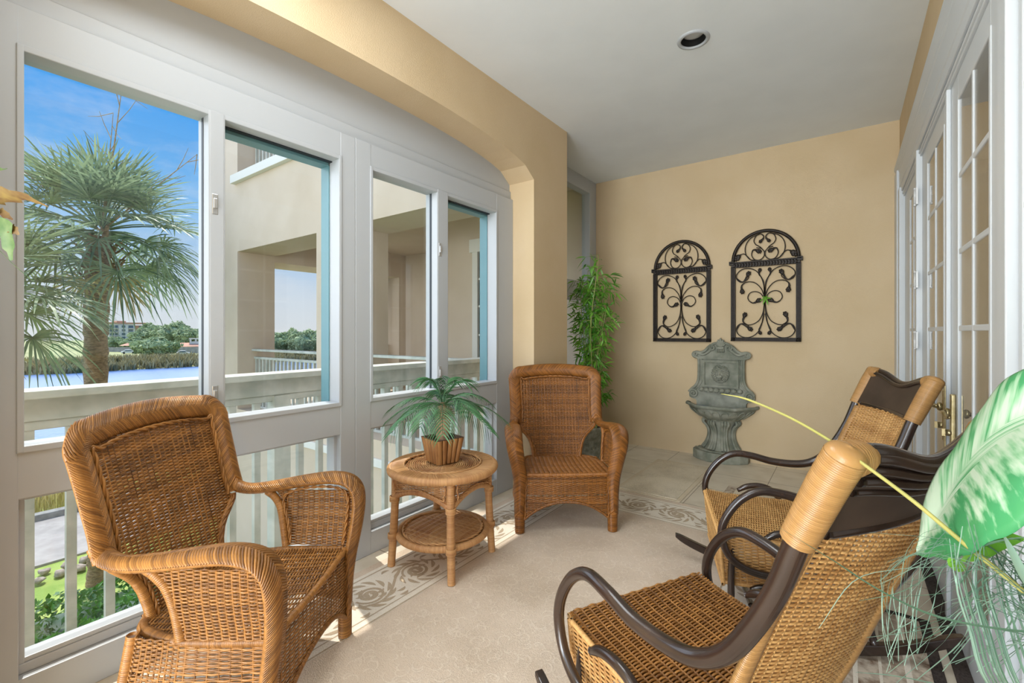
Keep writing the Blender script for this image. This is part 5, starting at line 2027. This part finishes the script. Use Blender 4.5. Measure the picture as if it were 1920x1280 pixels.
MB().add(np.vstack([[(0, -.1, .532)], xx]), None, [[0, i + 1, i + 2] for i in range(len(xx) - 1)]).build('water', M['water'], ft)
# pedestal with vertical scrolled ribs
pd = MB()
th = np.linspace(PI, 2 * PI, 40)
zs_ = np.array([.10, .13, .17, .22, .28, .33, .37, .395, .412])
rs_ = np.array([.175, .158, .135, .118, .112, .120, .142, .160, .165])
for sc_ in (1,):
    P = np.stack([rs_[:, None] * np.cos(th)[None], np.minimum(-.003, rs_[:, None] * np.sin(th)[None]), np.broadcast_to(zs_[:, None], (9, 40))], -1)
    pd.grid(P)
for grp in (-160, -112, -68, -20):
    for k in (-1, 0, 1):
        a = math.radians(grp + 9 * k)
        P = []
        for z, r in ((.405, .150), (.395, .176), (.37, .178), (.34, .150), (.29, .128), (.22, .130), (.16, .152), (.125, .176), (.112, .186), (.118, .172)):
            P.append((r * math.cos(a), min(-.004, r * math.sin(a)), z))
        pd.tube(spline(P, 40), np.interp(np.linspace(0, 1, 40), [0, .1, .5, .9, 1], [.009, .014, .0115, .014, .009]), 8)
pd.lathe([(.0, .402), (.172, .402), (.178, .410), (.172, .42), (0, .42)], n=40, cap=False)
pd.build('pedestal', M['stone'], ft)
pb_ = MB()
oct_ = [(-.26, -.002), (-.26, -.10), (-.20, -.17), (-.09, -.235), (.09, -.235), (.20, -.17), (.26, -.10), (.26, -.002)]
pb_.prism(oct_, lambda x, y: (x, y, 0), lambda x, y: (x, y, .092))
pb_.prism([(x * .86, y * .88 - .002) for x, y in oct_], lambda x, y: (x, y, .092), lambda x, y: (x, y, .106))
pb_.build('plinth', M['stone'], ft, .006)
# basin sits in front of the wall: trim the full rings that would enter it
for o in ft.children:
    if o.name.startswith('pedestal'):
        for v in o.data.vertices:
            if v.co.y > -.002:
                v.co.y = -.002


# ================================================================== wrought-iron wall panels
def iron_panel(label, x0, loc_z):
    root = tag(empty('wall_panel', (x0, YF, loc_z)), label, 'wall decoration', 'iron wall panels')
    y0, y1 = -.045, -.012
    f = MB()
    wd = .040
    f.box(-.30, -.30 + wd, y0, y1, 0, .745).box(.30 - wd, .30, y0, y1, 0, .745).box(-.30, .30, y0, y1, 0, .036)
    # rope grooves
    def rope(ax, c, L):
        n = int(L / .011)
        for k in range(n):
            t = (k + .5) / n * L
            if ax == 'z':
                a, b = np.array([c - .017, y0 - .001, t - .006]), np.array([c + .017, y0 - .001, t + .006])
            else:
                a, b = np.array([-L / 2 + t - .006, y0 - .001, c - .017]), np.array([-L / 2 + t + .006, y0 - .001, c + .017])
            f.tube([a, (a + b) / 2 - [0, .003, 0], b], [.0018, .0034, .0018], 5)
    rope('z', -.282, .745)
    rope('z', .282, .745)
    rope('x', .018, .60)
    f.build('frame', M['iron'], root, .003)
    for sg in (-1, 1):      # feet that keep the panel off the wall
        MB().box(sg * .28 - .012, sg * .28 + .012, -.014, 0, .05, .08).build('standoff', M['iron'], root)
    br = MB().box(-.308, .308, y0 - .012, y1, .778, .79).box(-.296, .296, y0, y1, .735, .778)
    br.box(-.315, -.27, y0 - .012, y1, .762, .80).box(.27, .315, y0 - .012, y1, .762, .80)
    for k in range(22):
        x = -.262 + k * .025
        br.tube([(x, y0 - .004, .738), (x + .006, y0 - .009, .757), (x, y0 - .004, .776)], [.0045, .0075, .0045], 6)
    br.build('cross_bar', M['iron'], root, .002)
    a = np.linspace(0, PI, 40)
    R_ = .283
    ar = MB().tube(np.stack([R_ * np.cos(a), np.full(40, -.028), .79 + R_ * np.sin(a) * 1.02], 1), .016, 8, up=(0, 1, 0), ell=(1, 1))
    ar.build('arch', M['iron'], root)
    s_, lf = MB(), MB()
    curves = [
        [(.003, .40), (.006, .34), (.018, .27), (.051, .204), (.103, .168), (.15, .162), (.185, .185), (.195, .222), (.178, .252)],
        [(.003, .38), (.006, .33), (.012, .25), (.027, .168), (.058, .092), (.112, .046), (.175, .036), (.228, .061), (.252, .112), (.233, .160), (.188, .177), (.150, .162), (.134, .128)],
        [(.006, .27), (.018, .20), (.036, .15), (.050, .115), (.042, .09)],
        [(.004, .42), (.004, .47), (.006, .536), (.027, .618), (.072, .69), (.139, .722), (.201, .715), (.249, .669), (.246, .618), (.21, .589), (.17, .598), (.141, .63), (.146, .660)],
        [(.004, .42), (.010, .46), (.031, .516), (.076, .569), (.13, .589), (.184, .577), (.21, .536), (.200, .505)],
        [(.004, .405), (.014, .435), (.04, .472), (.085, .49), (.13, .475), (.148, .429), (.125, .388), (.085, .376), (.060, .396)],
        [(.003, .43), (.004, .48), (.009, .577), (.031, .628), (.052, .664), (.044, .69)],
        [(.072, .919), (.031, .914), (.058, .938), (.080, .955), (.094, .991), (.078, 1.033), (.042, 1.052), (.012, 1.034), (.010, 1.0), (.030, .985)],
        [(.031, .914), (.004, .873), (.009, .827), (.045, .797), (.09, .807), (.114, .853), (.103, .897), (.075, .905), (.060, .888)],
        [(.042, 1.052), (.112, 1.027), (.157, .976), (.172, .914), (.161, .853), (.125, .808), (.076, .796)],
        [(.125, .808), (.155, .845), (.185, .87), (.215, .862), (.235, .845)],
    ]
    for i, c in enumerate(curves):
        for sg in (-1, 1):
            P = spline([(sg * x, -.028, z) for x, z in c], 44)
            s_.tube(P, .0044, 6)
            if i not in (9,):
                e, pdir = P[-1], unit(P[-1] - P[-6])
                big = 1.35 if i == 10 else (.75 if i in (7, 2, 6) else 1.0)
                nrm = np.array([0, -1, 0])
                sd = np.cross(pdir, nrm)
                # curled leaf: overlapping lobes
                for k, (u_, v_, r_) in enumerate(((0, 0, .018), (.012, .010, .013), (.012, -.010, .013), (.024, 0, .012), (.030, .010, .006), (.030, -.010, .006))):
                    c0 = e + (u_ * pdir + v_ * sd) * big + nrm * .003
                    lf.sphere(c0, (r_ * big, .007, r_ * big), 10, 6)
                lf.tube(spline([P[-12], P[-7], e], 10), np.linspace(.004, .011, 10) * big, 6, up=(0, 1, 0), ell=(.6, 1))
    s_.tube([(0, -.030, .38), (0, -.030, .45)], .010, 8)
    s_.build('scrollwork', M['iron'], root)
    lf.build('leaf', M['iron'], root)
    return root


# left and right panels are the same casting
pL = iron_panel('arched iron scroll panel on the end wall, left of the pair', -1.436, 1.195)
pR = copy_tree(pL)
pR.location.x = -.642
pR.location.z = 1.208
pR['label'] = 'arched iron scroll panel on the end wall, right of the pair with a green sprig'
sp = MB()
for k in range(6):
    a = math.radians(20 + 55 * k)
    d = np.array([math.cos(a), -.35, math.sin(a)])
    P = np.array([.012, -.045, .415]) + d * np.linspace(0, .05, 5)[:, None] - np.array([0, 0, .02]) * (np.linspace(0, 1, 5) ** 2)[:, None]
    sp.blade(P, [.002, .006, .008, .005, .0005], (0, -1, .3), .2)
sg_ = sp.build('leaf_sprig', M['bambooleaf'])
sg_.location = (-.642, YF, 1.208)
tag(sg_, 'small green leaf sprig tucked in the middle of the right iron panel', 'sprig')


# ================================================================== plants close to the camera
def pix_path(pts, n=24):
    return spline([ray(u, v, t) for u, v, t in pts], n)


pg = tag(empty('grass_plant', (.235, .56, 0)), 'wispy artificial grass plant at the lower right edge', 'potted plant')
OFF = np.array([.235, .56, 0])
MB().lathe([(.07, .0), (.085, .02), (.06, .05), (.06, .62), (.085, .66), (.10, .665), (.10, .68)], n=24).build('stand', M['bent'], pg)
MB().lathe([(.062, .68), (.085, .80), (.09, .82), (.082, .82), (.076, .79)], n=28).build('pot', M['pot'], pg)
MB().lathe([(.001, .795), (.077, .795)], n=24, cap=False).build('soil', M['soil'], pg)
base = np.array([.235, .56, .80])


def g_blade(mb, pts, w0, w1=.0004, n=22):
    P = pix_path(pts, n)
    q = np.linspace(0, 1, n)
    wd = np.interp(q, [0, .25, .7, 1], [w1, w0 * .6, w0, w0 * .9])
    mb.blade(P - OFF, wd, (0, 0, 1), .35)


gl, gd = MB(), MB()
# long individual blades read from the picture: tip first, base last
g_blade(gd, [(1460, 988, .60), (1560, 1050, .58), (1650, 1108, .55), (1760, 1158, .52), (1920, 1186, .46), (2100, 1190, .42)], .0034)
g_blade(gd, [(1612, 1126, .62), (1690, 1110, .6), (1760, 1068, .57), (1830, 1030, .54), (1920, 1008, .48), (2080, 1010, .43)], .0030)
g_blade(gl, [(1630, 998, .66), (1690, 1003, .64), (1760, 1010, .6), (1860, 1040, .55), (2020, 1100, .45)], .0016)
g_blade(gl, [(1535, 1178, .62), (1600, 1090, .62), (1680, 1068, .6), (1780, 1064, .56), (1920, 1080, .48), (2060, 1120, .43)], .0014)
g_blade(gl, [(1625, 1195, .60), (1700, 1186, .58), (1800, 1172, .54), (1920, 1190, .47), (2060, 1230, .43)], .0018)
g_blade(gl, [(1605, 1260, .58), (1680, 1268, .55), (1780, 1290, .5), (1900, 1330, .45)], .0026)
g_blade(gl, [(1770, 1248, .54), (1830, 1228, .52), (1920, 1205, .48), (2050, 1200, .43)], .0030)
g_blade(gl, [(1870, 985, .50), (1890, 1020, .49), (1925, 1090, .46), (1990, 1190, .43)], .0055)
g_blade(gl, [(1440, 1275, .58), (1470, 1300, .56), (1560, 1340, .5), (1700, 1400, .45)], .0022)
g_blade(gl, [(1665, 1160, .62), (1700, 1120, .61), (1735, 1080, .6), (1752, 1055, .59), (1800, 1035, .56), (1900, 1060, .5), (2020, 1120, .44)], .0012)
for k in range(17):       # drooping pale tufts
    u0, v0 = random.uniform(1655, 1730), random.uniform(1180, 1270)
    um = u0 + random.uniform(-25, 45)
    g_blade(gl, [(u0, v0, random.uniform(.56, .66)), (um - 5, v0 - 90, .62), (um + 15, random.uniform(1010, 1080), .61), (1790 + random.uniform(0, 60), random.uniform(985, 1050), .57), (1920, random.uniform(1010, 1080), .5), (2060, random.uniform(1080, 1160), .44)], random.uniform(.0006, .0012))
for k in range(46):
    a0 = random.uniform(0, 1)
    u0, v0 = random.uniform(1640, 1900), random.uniform(1080, 1290)
    g_blade(gl if k % 3 else gd, [(u0, v0, random.uniform(.5, .66)), (u0 + 50 + 60 * a0, v0 - random.uniform(10, 80), .57), (u0 * .4 + 1930 * .6, v0 * .5 + 1060 * .5 - random.uniform(0, 50), .52), (1990, random.uniform(1060, 1200), .46), (2070, random.uniform(1120, 1230), .43)], random.uniform(.0006, .0013))
for k in range(26):       # upright stems behind
    u0 = random.uniform(1790, 1960)
    g_blade(gd if k % 2 else gl, [(u0 + random.uniform(-50, 40), random.uniform(960, 1040), random.uniform(.5, .6)), (u0, 1090, .53), (u0 + 25, 1180, .50), (u0 + 70, 1300, .46), (2060, 1500, .43)], random.uniform(.0007, .0015))
gd.build('dark_blade', M['grassdark'], pg)
gl.build('pale_blade', M['grassblade'], pg)
ys = MB()
P = pix_path([(1352, 738, .92), (1400, 748, .88), (1480, 782, .80), (1560, 828, .73), (1640, 885, .66), (1720, 945, .60), (1800, 1012, .55), (1915, 1105, .49), (2060, 1230, .44)], 50)
ys.tube(P - OFF, np.interp(np.linspace(0, 1, 50), [0, .1, 1], [.0006, .0022, .0030]), 8)
ys.build('yellow_stem', M['yellowstem'], pg)

# big painted leaf
pv = tag(empty('leafy_plant', (.29, .74, 0)), 'large glossy white-green variegated leaf at the right edge', 'potted plant')
OV = np.array([.29, .74, 0])
# edges of the leaf on either side of the midrib, base to tip
TD = .60
midr = spline([ray(u, v, t) for u, v, t in [(2020, 742, .52), (1935, 768, .545), (1862, 812, .57), (1806, 880, .60), (1762, 960, .635), (1718, 1040, .66)]], 26)
upr = spline([ray(u, v, t) for u, v, t in [(2010, 690, .53), (1925, 688, .57), (1868, 728, .61), (1800, 822, .65), (1738, 920, .675), (1718, 1040, .66)]], 26)
lwr = spline([ray(u, v, t) for u, v, t in [(2060, 860, .44), (1990, 935, .455), (1920, 985, .475), (1850, 1020, .51), (1788, 1048, .57), (1718, 1040, .66)]], 26)
S = np.linspace(0, 1, 9)
G = []
uvs = []
for i in range(26):
    row, ur = [], []
    for s_ in S[::-1]:
        c = .5 * (1 - math.cos(s_ * PI)) * .15 + s_ * .85
        row.append(midr[i] + (upr[i] - midr[i]) * c + np.array([0, 0, .010]) * math.sin(s_ * PI) + .0015 * math.sin(i * 1.3) * s_ * np.array([0, 0, 1]))
        ur.append((i / 25 + .1 * s_, s_ * .3))
    for s_ in S[1:]:
        bow = ray(1700, 900, .05) - np.array([0, 0, EYE])
        row.append(midr[i] + (lwr[i] - midr[i]) * s_ - bow * .55 * math.sin(s_ * PI) * math.sin(min(1, (25 - i) / 12) * PI / 2) + .0018 * math.sin(i * 1.3) * s_ * np.array([0, 0, 1]))
        ur.append((i / 25 + .1 * s_ + .3, s_ * .95))
    G.append(row)
    uvs.append(ur)
lf_ = MB().grid(np.array(G) - OV, True, uv=np.array(uvs).reshape(-1, 2))
lo = lf_.build('leaf', M['varieg'], pv)
so = lo.modifiers.new('thickness', 'SOLIDIFY')
so.thickness = .0016
MB().tube(spline([(0, 0, .86), (.012, -.05, 1.08), tuple(midr[0] - OV)], 20), .005, 8).build('stem', M['canestem'], pv)
tl = MB()
for pts, w in (([(1800, 1052, .56), (1830, 1040, .55), (1860, 1018, .54), (1920, 1010, .5)], .012), ([(1812, 1066, .56), (1790, 1056, .56), (1780, 1044, .56)], .008)):
    P = pix_path(pts, 8)
    tl.blade(P - OV, w * np.sin(np.linspace(.05, PI * .95, 8)), (-.3, -.8, .5), .2)
tl.build('small_leaf', M['bambooleaf'], pv)
MB().lathe([(.05, 0), (.06, .02), (.045, .05), (.045, .70), (.07, .72), (.07, .735)], n=20).build('stand', M['bent'], pv)
MB().lathe([(.048, .735), (.062, .85), (.066, .87), (.058, .868), (.054, .84)], n=24).build('pot', M['pot'], pv)

# hanging plant at the left edge
HP = ray(-150, 300, .95)
hp = tag(empty('hanging_plant', tuple(HP)), 'hanging plant with a withered leaf at the left edge of the view', 'hanging plant')
MB().lathe([(.05, -.22), (.09, -.16), (.10, -.07), (.106, -.06), (.098, -.058), (.09, -.08)], n=24).build('pot', M['pot'], hp)
hk = MB()
for k in range(3):
    a = k * 2.094
    hk.tube([(.1 * math.cos(a), .1 * math.sin(a), -.06), (0, 0, .5)], .0015, 5)
hk.tube([(0, 0, .5), (0, 0, ZC - HP[2])], .0015, 5)
hk.build('hanger', M['iron'], hp)
h1, h2 = MB(), MB()


def lobed(mb, pts, w, up, n=26, teeth=5):
    P = pix_path(pts, n)
    q = np.linspace(0, 1, n)
    wd = w * np.sin(q * PI * .93 + .12) ** .8 * (1 + .28 * np.abs(np.sin(q * PI * teeth)) * np.sign(np.sin(q * PI * teeth * 2 + 1)))
    mb.blade(P - HP, np.maximum(wd, .0006), up, .25)


lobed(h2, [(-80, 372, .95), (-20, 372, .93), (30, 368, .92), (60, 376, .92), (90, 388, .92)], .020, (0, .6, .8))
lobed(h1, [(-60, 350, .95), (-30, 400, .93), (8, 430, .92), (18, 455, .92), (22, 488, .92)], .022, (.5, -.8, .2), 26, 6)
lobed(h2, [(-40, 405, .95), (0, 398, .93), (12, 404, .925), (24, 412, .92)], .010, (.3, -.8, .5))
lobed(h2, [(15, 425, .925), (28, 432, .92), (36, 440, .92)], .010, (.3, -.8, .3), 16, 3)
lobed(h1, [(-40, 325, .95), (-8, 320, .93), (8, 318, .92), (14, 316, .92)], .008, (.3, -.6, .5), 16, 3)
h1.tube(pix_path([(0, 470, .93), (30, 500, .92), (62, 526, .91)], 10) - HP, .0006, 4)
h1.tube(pix_path([(-40, 330, .95), (-100, 340, .95), (-150, 320, .95)], 10) - HP, .002, 5)
h1.tube(pix_path([(-80, 372, .95), (-120, 350, .95), (-150, 320, .95)], 10) - HP, .002, 5)
for k in range(14):
    a = k * 2.4
    c = np.array([.05 * math.cos(a), .05 * math.sin(a), -.06])
    d = np.array([math.cos(a), math.sin(a), .5])
    P = c + d * np.linspace(0, .16, 8)[:, None] - np.array([0, 0, .12]) * (np.linspace(0, 1, 8) ** 2)[:, None]
    if (P + HP)[:, 1].max() < .05:
        h1.blade(P, .018 * np.sin(np.linspace(.1, PI * .95, 8)), (0, 0, 1), .2)
h1.build('green_leaf', M['fern'], hp)
h2.build('withered_leaf', M['fernbrown'], hp)
